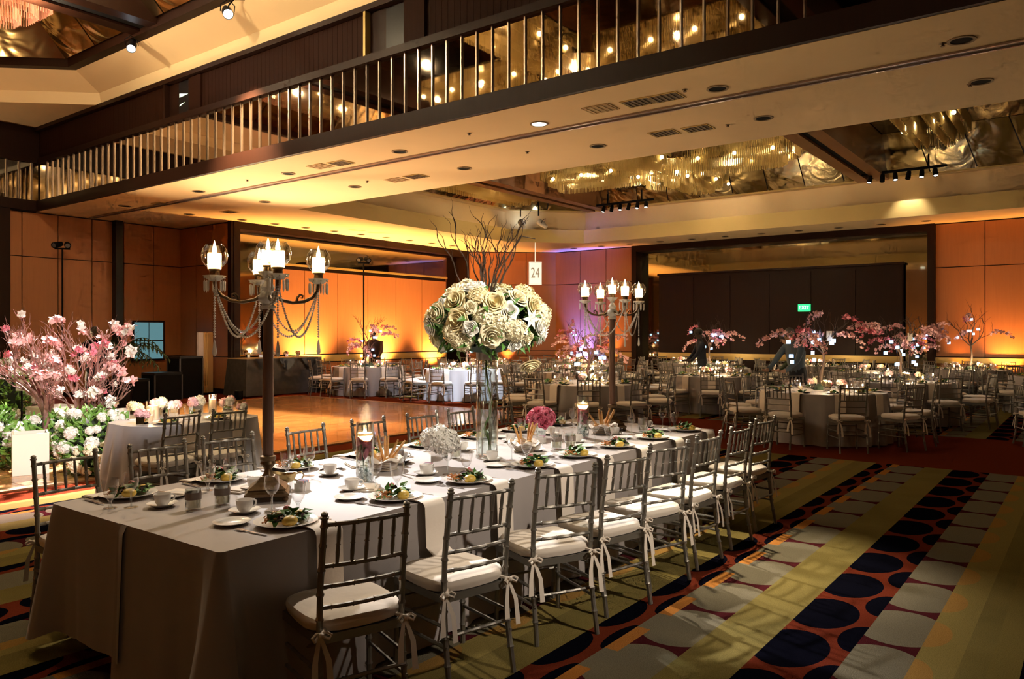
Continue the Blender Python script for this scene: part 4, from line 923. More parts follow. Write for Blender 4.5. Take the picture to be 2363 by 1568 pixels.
    # table number card on a ribbon
    rp = Vector(RV)*.345; 
    mb = MB().tube([C_+Vector((.02, -.02, .2)), C_+rp*.35+Vector((0, 0, .42)), C_+rp*.7+Vector((0, 0, .62)), C_+rp*1.0+Vector((0, 0, .60))], [.007, .006, .005, .003], 5)
    ob('willow_branch', mb.mesh('willow_branch', TWIG), o)
    return o
VL_ = Vector((4.33, 3.49, ZT)); centrepiece(tuple(VL_))
def text_curve(s, size, m, ext=.0006, sp=1.0):
    c = bpy.data.curves.new('lettering', 'FONT'); c.body = s; c.size = size; c.extrude = ext; c.align_x = 'CENTER'; c.align_y = 'CENTER'; c.space_character = sp; c.materials.append(m)
    o_ = bpy.data.objects.new('tmp_text', c); COL.objects.link(o_); dg = bpy.context.evaluated_depsgraph_get(); dg.update()
    me = bpy.data.meshes.new_from_object(o_.evaluated_get(dg)); bpy.data.objects.remove(o_); return me
cp = VL_+Vector(RV)*.345+Vector((0, 0, .965+.60)); cardz = 2.07; INK = mat('brown_ink', (.20, .14, .08), .6)
co = ob('number_card', MB().box((0, 0, 0), (.092, .003, .165)).mesh('number_card', mat('card_stock', (.80, .76, .70), .7)), None, (cp.x, cp.y, cardz), math.atan2(FV.y, FV.x)-PI/2+.05, 'white table number card reading 24 hanging from a branch', 'card')
t_ = ob('lettering', text_curve('24', .085, INK), co, (0, -.0022, .0), rot=(PI/2, 0, 0)); t_.scale = (.75, 1.25, 1)
ob('border', MB().box((0, -.0018, .077), (.084, .0006, .001)).box((0, -.0018, -.077), (.084, .0006, .001)).box((.042, -.0018, 0), (.001, .0006, .154)).box((-.042, -.0018, 0), (.001, .0006, .154)).mesh('card_border', INK), co)
ob('ribbon', MB().box((0, 0, .15), (.008, .001, .14)).mesh('card_ribbon', RIBBON), co)

# --- low pieces
def cyl_vase(loc, h, pinkz, label, flip=False):
    rd = random.Random(int(loc[0]*10)); o = ob('cylinder_vase', None, None, loc, 0, label, 'vase', 'cylinder vases with floating candles')
    r = .052; ob('glass_cylinder', MB().lathe([(0, 0), (r, 0), (r, h), (r-.002, h), (r-.002, .01), (0, .008)], 28, cap=False).mesh('cyl_glass', GLASST), o)
    ob('water', MB().lathe([(0, .02), (r-.004, .02), (r-.004, h*.72), (0, h*.72)], 24).mesh('cyl_water', GLASSW), o)
    pb = MB()
    for i in range(90): a, q = rd.uniform(0, 2*PI), math.sqrt(rd.random())*(r-.01); pb.ball((q*math.cos(a), q*math.sin(a), rd.uniform(.014, .085)), rd.uniform(.006, .009), 5, 4)
    ob('glass_pebbles', pb.mesh('glass_pebbles', mat('sea_glass', (.42, .55, .52), .15)), o, kind='stuff')
    ob('stem', MB().tube([(.0, .01, .08), (-.012, 0, .12), (-.005, 0, .17), (.01, .0, .23)], .004, 6).tube([(-.012, 0, .12), (-.028, -.005, .19), (-.034, -.005, .23)], .0035, 6).mesh('cyl_stem', STEMG), o)
    for i in range(7): ob('orchid', rose_mb(.026, 0, i).mesh('orchid', PINKP) if i == 0 else [m for m in bpy.data.meshes if m.name.startswith('orchid')][0], o, (rd.uniform(-.018, .024), rd.uniform(-.02, .02), pinkz+i*.016-.045), rot=(rd.uniform(-1.2, 1.2), rd.uniform(-1.2, 1.2), 0), sc=1.15)
    c = ob('floating_candle', MB().lathe([(0, h*.72-.01), (.032, h*.72-.012), (.046, h*.72+.012), (.047, h*.72+.032), (.042, h*.72+.036), (.036, h*.72+.020)], 20, cap=False).mesh('floating_candle', WAX), o)
    ob('flame', MB().lathe([(0, 0), (.008, .006), (.010, .014), (.006, .024), (0, .032)], 8, (0, 0, h*.72+.016)).mesh('cyl_flame', FLAME), c)
    add_light('candle_light', 'POINT', (0, 0, h*.72+.020), 5.0, (1, .66, .30), .015, parent=o)
cyl_vase((3.18, 3.50, ZT), .36, .20, 'glass cylinder with floating candle and pink orchid nearest the camera')
cyl_vase((5.64, 3.50, ZT), .36, .17, 'glass cylinder with floating candle and pink orchid by the far candelabrum')
o = ob('hydrangea_vase', None, None, (3.86, 3.52, ZT), .3, 'white hydrangea ball in a small mirrored cube vase', 'flower arrangement')
ob('mirrored_vase', MB().box((0, 0, .055), (.085, .085, .11)).box((0, 0, .11), (.07, .07, .02)).mesh('mirrored_vase', mat('silver_mirror', (.85, .82, .78), .06, 1.), False), o)
for i, (x, y, z) in enumerate([(0, 0, .20), (.06, .02, .18), (-.06, .01, .185), (.0, -.06, .175), (.01, .06, .18), (.045, -.05, .155), (-.05, -.045, .16)]):
    ob('hydrangea', hydrangea_mb(.07, 170, i+5, .020, 1., -.8).mesh('white_hydrangea', [WHITEP, HCORE]) , o, (x, y, z))
o = ob('pink_bouquet', None, None, (5.42, 3.78, ZT), 0, 'pink peony bunch in a small glass vase between the bread baskets', 'flower arrangement')
ob('glass_vase', MB().lathe([(0, 0), (.04, 0), (.042, .10), (.039, .10), (.038, .01), (0, .008)], 20, cap=False).mesh('small_vase', GLASST), o)
rd = random.Random(5); pk = [rose_mb(.05, 0, 31).mesh('peony', HOTPINK), rose_mb(.05, 0, 32).mesh('peony', PINKP)]
for i in range(22):
    z = 1-1.3*(i+.5)/22; a = i*2.4; q = math.sqrt(max(0, 1-z*z)); d = Vector((q*math.cos(a), q*math.sin(a), z)); ob('peony', pk[i % 2], o, tuple(Vector((0, 0, .16))+Vector((d.x*.10, d.y*.10, d.z*.08))), rot=zrot(d), sc=rd.uniform(.7, 1.0))
def bread_basket(loc, rz, label, w1):
    o = ob('bread_basket', None, None, loc, rz, label, 'basket', 'bread baskets on the long table'); wk = mat('pale_wicker', (.52, .44, .34), .7)
    for k in range(5): ob('wicker_coil', MB().tube([((.075+.011*k)*math.cos(2*PI*i/24), (.075+.011*k)*.8*math.sin(2*PI*i/24), .008+.013*k) for i in range(25)], .0075, 6, False).mesh('wicker_coil', wk), o)
    ob('basket_floor', MB().lathe([(0, .004), (.085, .005), (.085, .009), (0, .008)], 20).mesh('basket_floor', wk), o)
    rows = [[Vector((r*math.cos(a)*(1+.06*math.sin(5*a+j)), r*.8*math.sin(a)*(1+.06*math.cos(4*a+j)), z+.012*math.sin(6*a+j*1.3))) for a in [2*PI*i/30 for i in range(30)]] for j, (r, z) in enumerate(((.05, .014), (.10, .045), (.13, .082), (.15, .07)))]
    ob('napkin_liner', MB().sheet(rows, True).mesh('napkin_liner', NAPKIN), o)
    rd = random.Random(int(loc[0]*100)); bread = mat('breadstick', (.52, .27, .08), .6, noise=.3, nscale=40)
    for i in range(6):
        a = rd.uniform(0, 2*PI); lean = Vector((math.cos(rz+a)*rd.uniform(.3, .8), math.sin(rz+a)*rd.uniform(.3, .8), 1)).normalized(); p = Vector(loc)+Vector((math.cos(a)*.03, math.sin(a)*.02, .028))
        mb = MB().tube([(0, 0, 0), (0, .002, .07), (.002, 0, .14), (0, 0, .20)], [.008, .0095, .009, .006], 7)
        ob('breadstick', mb.mesh('breadstick', bread), None, tuple(p), label='golden breadstick, %s of six in %s' % (ORD[i], w1), cat='breadstick', group='breadsticks in the baskets', rot=zrot(lean))
    for i in range(2):
        a = 2+i*2.5; ob('bread_roll', MB().ball((0, 0, .02), .03, 10, 7, (1.2, .9, .75)).mesh('bread_roll', bread), None, tuple(Vector(loc)+Vector((.055*math.cos(a), .045*math.sin(a), .048))), label='round bread roll, %s of two in %s' % (ORD[i], w1), cat='bread', group='rolls in the baskets')
bread_basket((3.55, 3.72, ZT), .4, 'wicker bread basket behind the nearest cylinder vase', 'the basket behind the nearest cylinder vase')
bread_basket((4.72, 3.44, ZT), 1.0, 'wicker bread basket beside the tall flower vase', 'the basket beside the tall flower vase')
bread_basket((6.00, 3.52, ZT), -.3, 'wicker bread basket before the far candelabrum', 'the basket before the far candelabrum')
def votive(loc, label, s=1., lit=False):
    o = ob('votive_candle', None, None, loc, 0, label, 'candle', 'ribboned votive candles', sc=s)
    ob('glass_cup', MB().lathe([(0, 0), (.036, 0), (.037, .10), (.035, .10), (.034, .012), (0, .01)], 22, cap=False).mesh('votive_glass', GLASST), o)
    ob('ribbon_band', MB().lathe([(.0375, .052), (.038, .052), (.038, .086), (.0375, .086)], 22, cap=False).mesh('votive_band', mat('taupe_ribbon', (.24, .19, .16), .5)), o)
    c = ob('candle', MB().lathe([(.032, .012), (.032, .060), (0, .060)], 18).mesh('votive_wax', WAX), o)
    ob('wick', MB().tube([(0, 0, .058), (.001, 0, .068)], .0012, 4).mesh('wick', BLACK), c)
for i, (x, y) in enumerate(((2.16, 3.64), (2.31, 3.62))): votive((x, y, ZT), 'ribboned glass candle before the near candelabrum, the %s of two' % ('left' if i == 0 else 'right'), 1.05)
for i, (x, y) in enumerate(((4.98, 3.33), (5.07, 3.26))): votive((x, y, ZT), 'ribboned glass candle beside the middle bread basket, the %s of two' % ('left' if i == 0 else 'right'), 1.15)
votive((4.18, 3.66, ZT), 'ribboned glass candle between hydrangea and tall vase', 1.1); votive((3.75, 3.80, ZT), 'ribboned glass candle behind the nearest bread basket', 1.1); votive((6.35, 3.30, ZT), 'ribboned glass candle beyond the far bread basket', 1.2)
def caddy(loc, label):
    o = ob('sugar_caddy', None, None, loc, .35, label, 'caddy', 'sugar caddies')
    b = MB().box((0, 0, .003), (.075, .055, .006))
    for sx, sy, dx, dy in ((-1, 0, .004, .055), (1, 0, .004, .055), (0, -1, .075, .004), (0, 1, .075, .004)): b.box((sx*.036, sy*.026, .022), (dx, dy, .044))
    ob('dish', b.mesh('caddy_dish', CHINA, False), o)
    for i in range(8): ob('sugar_packet', MB().box((0, 0, 0), (.004, .044, .05)).mesh('sugar_packet', [mat('packet_white', (.8, .8, .78), .6), mat('packet_pink', (.8, .25, .28), .6), mat('packet_blue', (.25, .4, .7), .6)][i % 3], False), o, (-.028+i*.008, 0, .032), rot=(0, .12, 0))
caddy((2.80, 3.60, ZT), 'white sugar caddy beside the near candelabrum'); caddy((3.66, 3.44, ZT), 'white sugar caddy beside the hydrangea vase'); caddy((5.2, 3.62, ZT), 'white sugar caddy behind the middle candles')
o = ob('sauce_boat', None, None, (2.78, 3.74, ZT), 2.55, 'silver sauce boat with curved handle behind the near candelabrum', 'sauce boat'); SB = mat('gilt_silver', (.55, .42, .20), .25, 1.)
rows = [[Vector((math.cos(a)*r*1.5*(1+.28*max(0, math.cos(a))*e), math.sin(a)*r, z+.022*max(0, math.cos(a))*e+.006*max(0, -math.cos(a))*e)) for a in [2*PI*i/24 for i in range(24)]] for r, z, e in ((.018, .028, 0), (.034, .036, .2), (.044, .055, .6), (.05, .08, 1), (.047, .079, 1), (.038, .05, .5), (.0, .036, 0))]
ob('bowl', MB().sheet(rows, True).mesh('boat_bowl', SB), o); ob('foot', MB().lathe([(.03, 0), (.028, .006), (.014, .016), (.018, .03)], 16).mesh('boat_foot', SB), o)
ob('handle', MB().tube([(-.07, 0, .078), (-.095, 0, .088), (-.112, 0, .07), (-.10, 0, .045), (-.075, 0, .038), (-.055, 0, .046)], .0045, 6).mesh('boat_handle', SB), o)
for k, (x, y, w_) in enumerate(((2.60, 3.88, 'behind the near candelabrum'), (3.05, 3.34, 'before the nearest cylinder vase'), (3.55, 3.98, 'behind the hydrangea vase'), (4.55, 3.92, 'behind the tall vase'), (2.35, 4.05, 'by the far candle edge'))):
    ob('folded_napkin', MB().box((0, 0, .004), (.20, .13, .008)).box((.01, .005, .011), (.17, .11, .006)).mesh('folded_napkin', NAPKIN), None, (x, y, ZT), .3+k*.4, 'flat folded cream napkin lying '+w_, 'napkin', 'napkins lying on the long table')
# ================================================================== ROUND TABLES BEYOND
def round_cloth(r=.92, folds=20, seed=0, n=120, H=10):
    rd = random.Random(seed); ph = [rd.uniform(0, 6) for _ in range(3)]; rows = [[Vector((r*q*math.cos(2*PI*k/n), r*q*math.sin(2*PI*k/n), .75)) for k in range(n)] for q in (.02, .5, .985)]
    for h in range(H+1):
        t = h/H; row = []
        for k in range(n):
            a = 2*PI*k/n; w_ = (math.sin(folds*a+ph[0])+.5*math.sin((folds*.5+3)*a+ph[1]))*.038*t**1.1; q = r+.006+.08*t+w_; row.append(Vector((q*math.cos(a), q*math.sin(a), .746-(.746-.012)*t)))
        rows.append(row)
    mb = MB().sheet(rows, True); mb.f.append(tuple(range(n))); mb.mi.append(0); return mb
RC = [round_cloth(.92, 20, s).mesh('round_cloth', LINEN2 if s == 5 else LINEN, True, 60) for s in (1, 2, 5)]
# simple far tableware
gob = MB().lathe([(0, 0), (.03, .002), (.006, .01), (.005, .07), (.02, .08), (.036, .11), (.036, .165)], 8, cap=False).mesh('far_goblet', thin_glass('far_glass', (1, 1, 1), .12, .85, .08))
tum = MB().lathe([(0, 0), (.03, .002), (.008, .012), (.008, .04), (.03, .06), (.04, .09), (.042, .14)], 8, cap=False).mesh('far_tumbler', MATS['far_glass'])
pl = MB().lathe([(0, .008), (.09, .008), (.145, .022), (.08, 0)], 16, cap=False); pl.k = 1; _r = random.Random(4)
for i in range(14): pl.leaf((_r.uniform(-.05, .05), _r.uniform(-.05, .05), .012), (_r.uniform(-1, 1), _r.uniform(-1, 1), .5), (0, 0, 1), .07, .05, .3)
pl.k = 2; pl.ball((-.04, -.04, .025), .026, 6, 4)
far_plate = pl.mesh('far_plate', [CHINA, LEAF, MATS['yellow_fruit']])
glow = emis('candle_glow', (1, .70, .36), 14)
def far_votive_proto(): return [('glass', MB().lathe([(.04, 0), (.042, .09)], 12, cap=False).mesh('fv_glass', GLASS)), ('wax', MB().lathe([(0, .05), (.034, .05), (.034, .005), (0, .005)], 12).mesh('fv_wax', WAX)), ('flame', MB().lathe([(0, .05), (.010, .066), (.006, .09), (0, .105)], 6).mesh('fv_flame', FLAME))]
FV_ = far_votive_proto()
FLW = []
for s, (ma, mb_) in enumerate(((PALEPINK, IVORY), (PINKP, CREAMP), (WHITEP, PALEPINK))):
    FLW.append([('vase', MB().box((0, 0, .045), (.09, .09, .09)).mesh('low_vase', MATS['silver_mirror'], False))]+[('bloom', hydrangea_mb(.042, 70, s*7+i, .016, 1., -.8).mesh('low_bloom', [ma if i % 2 else mb_, HCORE], False)) for i in range(3)])
def low_flowers(loc, label, v, rz=0, sc=1.):
    o = ob('low_flowers', None, None, loc, rz, label, 'flower arrangement', 'low flower vases', sc=sc)
    ob('vase', FLW[v][0][1], o)
    for i in range(3): ob('bloom', FLW[v][1+i][1], o, (.036*math.cos(i*2.1), .036*math.sin(i*2.1), .11+.01*i))
# blossom sprays and trees
def blossom_mb(mb, p, d, s, rd):
    u, v_ = frame(Vector(d))
    d = Vector(d).normalized()
    for k in range(5):
        a = 2*PI*k/5+rd.uniform(-.2, .2); e = u*math.cos(a)+v_*math.sin(a); f = d.cross(e); mb.add([p, p+e*s*.6+f*s*.42+d*s*.15, p+e*s*1.05+d*s*.3, p+e*s*.6-f*s*.42+d*s*.15], [(0, 1, 2, 3)])
def spray_mesh(seed, L_=.42, n=11, s=.042, m=None):
    rd = random.Random(seed); mb = MB(); pts = []
    for i in range(n+1):
        t = i/n; pts.append(Vector((L_*t, rd.uniform(-.01, .01), .10*math.sin(t*2.4)-.16*t*t)))
    for i, p in enumerate(pts[1:]):
        for j in range(4): blossom_mb(mb, p+Vector((rd.uniform(-.025, .025), rd.uniform(-.04, .04), rd.uniform(-.04, .03))), (rd.uniform(-.4, .6), rd.uniform(-1, 1), rd.uniform(-.3, 1)), s*rd.uniform(.7, 1.1), rd)
    mb.k = 1; mb.tube(pts, .003, 4)
    return mb.mesh('blossom_spray', [m or PALEPINK, TWIG], False)
SPR = [spray_mesh(s, L_, n, .029, m) for s, L_, n, m in ((1, .45, 12, PALEPINK), (2, .35, 9, PINKP), (3, .52, 13, PALEPINK))]
hang_m = MB().box((0, 0, 0), (.05, .05, .055)).mesh('hanging_glass', emis('blue_votive_glow', (.30, .58, 1), 2.6), False); wire_m = MB().tube([(0, 0, .03), (0, 0, .20)], .0015, 3).mesh('hanging_wire', SILVER)
tag_m = MB().box((0, 0, 0), (.09, .002, .15)).mesh('tree_card', MATS['card_stock'])
def tree_branches(rd, h, spread, tr, levels=3, twigs=3):
    trunk = MB(); br = MB(); tips = []
    pts, rr = curly(rd, (0, 0, 0), (rd.uniform(-.15, .15), rd.uniform(-.15, .15), 1), h*.42, tr, 7, .22, .1); rr = [tr*(1-.35*i/7) for i in range(8)]; trunk.tube(pts, rr, 7)
    def grow(p, d, L_, r, lv):
        q, r2 = curly(rd, p, d, L_, r, 6, .3, .12); br.tube(q, [r*(1-.5*i/6) for i in range(7)], 5 if lv > 1 else 4)
        if lv == 0: tips.append((q[-1], q[-1]-q[-2])); return
        for k in range(twigs):
            a = rd.uniform(0, 2*PI); j = rd.choice((3, 4, 5, 6)); dd = (q[j]-q[j-1]).normalized()+Vector((math.cos(a)*spread, math.sin(a)*spread, rd.uniform(-.1, .5))); grow(q[j], dd, L_*.72, r*.55, lv-1)
    for k in range(4):
        a = k*PI/2+rd.uniform(-.4, .4); j = rd.choice((4, 5, 6, 7)); grow(pts[j], Vector((math.cos(a)*spread, math.sin(a)*spread, .9)), h*.26, tr*.55, levels-1)
    return trunk, br, tips
ntree = [0]
def table_tree(loc, h, spread, seed, label, where, nspray=9, nlight=9, bark=TWIG, card=False, tilt=0.):
    rd = random.Random(seed); o = ob('blossom_tree', None, None, loc, 0, label, 'tree', 'blossom branch trees on the far tables')
    trunk, br, tips = tree_branches(rd, h, spread, .028)
    ob('trunk', trunk.mesh('tree_trunk', bark), o); ob('branches', br.mesh('tree_branches', bark), o)
    ob('moss_base', MB().lathe([(.12, 0), (.11, .05), (.06, .09), (0, .10)], 14).mesh('moss_base', MATS['dark_moss']), o)
    for i in range(nspray):
        p, d = rd.choice(tips); p = p*rd.uniform(.75, 1.); p.z *= rd.uniform(.72, 1.); a = math.atan2(p.y, p.x)+rd.uniform(-.5, .5)
        ob('blossom_spray', SPR[i % 3], o, tuple(p), rot=(rd.uniform(-.4, .4), rd.uniform(-.5, .3), a), sc=rd.uniform(.85, 1.2))
    for i in range(nlight):
        p, d = rd.choice(tips); p = p*rd.uniform(.8, 1.); dr_ = rd.uniform(.12, .45)*min(1, h/1.3); dr_ = min(dr_, p.z-.3)
        hv = ob('hanging_votive', hang_m, None, (loc[0]+p.x, loc[1]+p.y, loc[2]+p.z-dr_), rd.uniform(0, 3), 'blue glowing votive, %s of those hung in %s' % (ORD[i], where), 'candle', 'blue votives hung in the blossom trees'); ob('wire', wire_m, hv, sc=(1, 1, dr_/.2))
    if card: ob('tree_card', tag_m, None, (loc[0]-.1, loc[1]-.15, loc[2]+h*.55), math.atan2(FV.y, FV.x)-PI/2, 'small beige card hanging in '+where, 'card', 'cards hung in the trees')
    return o
# (x, y, short description, lod, cloth, settings lod)
TABLES = [(12.62, 3.45, 'the nearest round table', 1, 0), (12.05, 7.40, 'the table behind the far candelabrum', 1, 1), (16.0, 2.95, 'the right table beyond the red band', 1, 0),
          (15.9, 6.55, 'the table left of the suited man', 1, 1), (15.4, 9.7, 'the table right of the tall vase', 1, 1), (14.9, 12.78, 'the round table lit bright white', 1, 2), (14.5, 15.8, 'the round table nearest the orange wall', 1, 1),
          (19.4, 4.2, 'the table below the mirror right end', 2, 0), (19.3, 8.0, 'the table below the mirror middle', 2, 1), (18.6, 11.3, 'the table below the cove corner', 2, 1), (18.0, 14.4, 'the table by the orange screen wall', 2, 1),
          (22.4, 2.6, 'the last table by the right uplight', 2, 0), (22.5, 6.4, 'the last table under the exit sign', 2, 0), (22.3, 10.0, 'the last table at the mirror left', 2, 1), (21.5, 13.6, 'the last table by the violet wall', 2, 1),
          (14.1, -.55, 'the table cut by the photo edge', 1, 0), (19.5, .6, 'the far table at the right edge', 2, 0)]
PEOPLE = [(14.4, 4.35), (17.55, 7.55), (16.1, 17.25), (17.35, 5.2)]
for ti, (tx, ty, desc, lod, cl_) in enumerate(TABLES):
    rd = random.Random(100+ti); gname = desc[4:]
    ob('round_tablecloth', RC[cl_], None, (tx, ty, 0), rd.uniform(0, 6), ('pale grey' if cl_ == 2 else 'taupe') + ' satin cloth draped to the floor over ' + desc, 'tablecloth', 'round table cloths')
    N = 10; a0 = rd.uniform(0, 2*PI) if ti else 3.66
    seats = []
    for k in range(N):
        a = a0+2*PI*k/N+rd.uniform(-.05, .05); r_ = 1.29+rd.uniform(-.03, .05); x, y = tx+r_*math.cos(a), ty+r_*math.sin(a); seats.append((px(x, y), x, y, a))
    seats.sort()
    for k, (_, x, y, a) in enumerate(seats):
        if px(x, y) > 2500 or any(math.hypot(x-p_[0], y-p_[1]) < .5 for p_ in PEOPLE): continue
        place(CH1 if lod == 1 else CH2, 'chiavari_chair', 'silver chiavari chair, %s from left around %s' % (ORD[k], desc), 'chair', 'chairs around '+desc, (x, y, 0), a+PI/2+rd.uniform(-.12, .12))
    for k, (_, x, y, a) in enumerate(seats):
        if px(x, y) > 2480: continue
        q = '%s from left on %s' % (ORD[k], desc)
        ca, sa = math.cos(a), math.sin(a)
        ob('dinner_plate', far_plate, None, (tx+.72*ca, ty+.72*sa, .7505), a, 'plate with salad, '+q, 'plate', 'plates on the round tables')
        ob('wine_glass', gob, None, (tx+.52*math.cos(a+.12), ty+.52*math.sin(a+.12), .7505), 0, 'stemmed wine glass, '+q, 'glass', 'wine glasses on the round tables')
        ob('water_goblet', tum, None, (tx+.56*math.cos(a-.14), ty+.56*math.sin(a-.14), .7505), 0, 'water goblet, '+q, 'glass', 'water goblets on the round tables')
        if lod == 1: ob('napkin', NAP3, None, (tx+.935*ca, ty+.935*sa, .75), a+PI/2, 'cream hanging napkin, '+q, 'napkin', 'napkins on the round tables')
    for k in range(3):
        a = rd.uniform(0, 2)+k*2.1; low_flowers((tx+.30*math.cos(a), ty+.30*math.sin(a), .7505), 'low pink and cream flowers, %s of three on %s' % (ORD[k], desc), (k+ti) % 3, a)
    for k in range(3):
        a = rd.uniform(0, 2)+k*2.1+1; place(FV_, 'glass_votive', 'lit glass votive candle, %s of three on %s' % (ORD[k], desc), 'candle', 'votive candles on the round tables', (tx+.36*math.cos(a), ty+.36*math.sin(a), .7505))
    add_light('votive_light', 'POINT', (tx-.25, ty-.15, .95), 12.0, (1, .72, .40), .05)
ZR = .7505
table_tree((12.75, 3.5, ZR), 1.55, .95, 41, 'tallest pink blossom branch tree beside the man in the blue suit', 'the tallest blossom tree', 14, 12, card=True)
table_tree((12.6, 7.75, ZR), 1.35, .8, 42, 'pink blossom branch tree behind the far candelabrum', 'the blossom tree behind the far candelabrum', 14, 10, BARK)
table_tree((16.1, 2.95, ZR), 1.5, .9, 43, 'pink blossom branch tree at the right before the dark mirror frame', 'the right-hand blossom tree', 15, 11, card=True)
table_tree((19.3, 8.1, ZR), 1.6, .85, 44, 'dark bare tree with low pink sprays before the far mirror', 'the tree before the far mirror', 11, 11)
table_tree((19.4, 3.4, ZR), 1.75, .8, 45, 'thin dark branch tree with pink sprays beside the mirror post', 'the thin tree beside the mirror post', 7, 7)
table_tree((22.3, 2.55, ZR), 1.9, .75, 46, 'dark branch tree silhouetted on the right orange light', 'the tree on the right orange light', 7, 7)
table_tree((14.75, 16.05, ZR), 1.6, .6, 47, 'slim dark branch tree on the orange wall with red blossoms', 'the slim tree before the orange wall', 6, 5)
table_tree((14.1, 15.5, ZR), .8, .75, 48, 'low twiggy pink tree at the left end of the orange wall', 'the low pink tree at the orange wall', 5, 4, BARK)
table_tree((18.0, 14.5, ZR), .9, .9, 49, 'low bare pink twigs before the orange screen wall', 'the low twigs before the orange screen', 4, 0, BARK)
table_tree((15.0, 12.75, ZR), 1.2, .6, 50, 'dark branch tree half hidden by the white flower dome', 'the tree behind the white flower dome', 5, 5)
table_tree((21.5, 13.6, ZR), 1.6, .8, 51, 'pink blossom tree against the violet wall', 'the tree against the violet wall', 12, 6, BARK)
# ================================================================== SMALL TABLE BY THE DANCE FLOOR
def rr_cloth(x0, x1, y0, y1, rc, folds, seed):
    rd = random.Random(seed); base = []
    def arc(cx_, cy_, a0):
        for i in range(14): a = a0+PI/2*i/14; base.append((cx_+rc*math.cos(a), cy_+rc*math.sin(a), math.cos(a), math.sin(a)))
    def seg(a, b, nrm, n):
        for i in range(n): base.append((a[0]+(b[0]-a[0])*i/n, a[1]+(b[1]-a[1])*i/n, *nrm))
    arc(x1-rc, y1-rc, 0); seg((x1-rc, y1), (x0+rc, y1), (0, 1), 30); arc(x0+rc, y1-rc, PI/2); seg((x0, y1-rc), (x0, y0+rc), (-1, 0), 14); arc(x0+rc, y0+rc, PI); seg((x0+rc, y0), (x1-rc, y0), (0, -1), 30); arc(x1-rc, y0+rc, 1.5*PI); seg((x1, y0+rc), (x1, y1-rc), (1, 0), 14)
    rows = []; s = 0
    for h in range(13):
        t = h/12; row = []; s = 0
        for i, (x, y, nx, ny) in enumerate(base):
            if i: s += math.hypot(x-base[i-1][0], y-base[i-1][1])
            o_ = .004+.10*t+(.035*math.sin(s*21)+.02*math.sin(s*34+1))*t**1.1; row.append(Vector((x+nx*o_, y+ny*o_, (.75 if h == 0 else .748-(.748-.014)*t))))
        rows.append(row)
    mb = MB().sheet(rows, True); mb.add([(x, y, .7505) for x, y, _, _ in base], [tuple(range(len(base)))]); return mb
SX0, SX1, SY0, SY1 = 3.72, 5.10, 7.12, 8.02
ob('tablecloth', rr_cloth(SX0, SX1, SY0, SY1, .3, 20, 3).mesh('small_tablecloth', LINEN2, True, 60), label='pale grey satin cloth on the small table by the dance floor', cat='tablecloth')
for k, x in enumerate((3.80, 4.30)): place(CH0, 'chiavari_chair', 'silver chiavari chair pushed up to the small grey table, the %s of two' % ('left' if k == 0 else 'right'), 'chair', 'chairs at the small grey table', (x, 6.87, 0), .12-.1*k)
SMALL = [(3.86, 7.40, 'white hydrangea cup at the left table end', 2, .9), (4.05, 7.92, 'pink blooms at the back left', 1, 1.1), (4.34, 7.95, 'peach blooms beside the big candle', 0, 1.2), (4.46, 7.88, 'cream blooms in the middle', 2, 1.), (4.66, 7.8, 'pale pink blooms before the twin candles', 0, 1.2), (5.0, 7.72, 'yellow green blooms at the right', 2, 1.1), (4.98, 7.42, 'small pale blooms at the right corner', 2, .8)]
for x, y, d, v, s in SMALL: low_flowers((x, y, .7515), 'low vase of '+d+' on the small table', v, x*3, s)
def pillar(loc, h, r, label):
    o = ob('pillar_candle', None, None, loc, 0, label, 'candle', 'candles on the small table'); ob('candle', MB().lathe([(r, 0), (r, h), (r*.8, h+.003), (0, h-.003)], 18).mesh('pillar_wax', WAX), o)
    ob('flame', MB().lathe([(0, 0), (.009, .012), (.006, .03), (0, .045)], 8, (0, 0, h)).mesh('pillar_flame', FLAME), o); ob('glass_sleeve', MB().lathe([(r+.012, 0), (r+.012, h+.05)], 20, cap=False).mesh('pillar_glass', GLASS), o); add_light('candle_light', 'POINT', (0, 0, h+.06), 1.6, (1, .68, .34), .02, parent=o)
pillar((4.18, 7.8, .7515), .14, .055, 'wide glowing pillar candle on the small grey table'); pillar((4.78, 7.94, .7515), .15, .035, 'tall glass candle, left of the pair on the small table'); pillar((4.92, 7.9, .7515), .155, .035, 'tall glass candle, right of the pair on the small table'); pillar((4.0, 7.55, .7515), .075, .045, 'short ivory pillar candle at the small table left')
for k, x in enumerate((4.08, 4.62)):
    place(PLATE, 'dinner_plate', 'white dinner plate at the %s seat of the small grey table' % ('left' if k == 0 else 'right'), 'plate', 'plates on the small table', (x, 7.32, .7515)); place(SAL[k], 'salad', 'green salad on the %s plate of the small grey table' % ('left' if k == 0 else 'right'), 'salad', 'salads on the small table', (x, 7.32, .7575))
    ob('napkin', NAP1, None, (x+.08, SY0, .75), 0, 'cream napkin hanging from the small grey table, %s one' % ('left' if k == 0 else 'right'), 'napkin', 'napkins on the small table')
    place(WINE, 'wine_glass', 'clear wine glass at the %s seat of the small grey table' % ('left' if k == 0 else 'right'), 'glass', 'glasses on the small table', (x+.2, 7.55, .7515)); place(GOBLET, 'water_goblet', 'water goblet at the %s seat of the small grey table' % ('left' if k == 0 else 'right'), 'glass', 'glasses on the small table', (x+.3, 7.48, .7515))
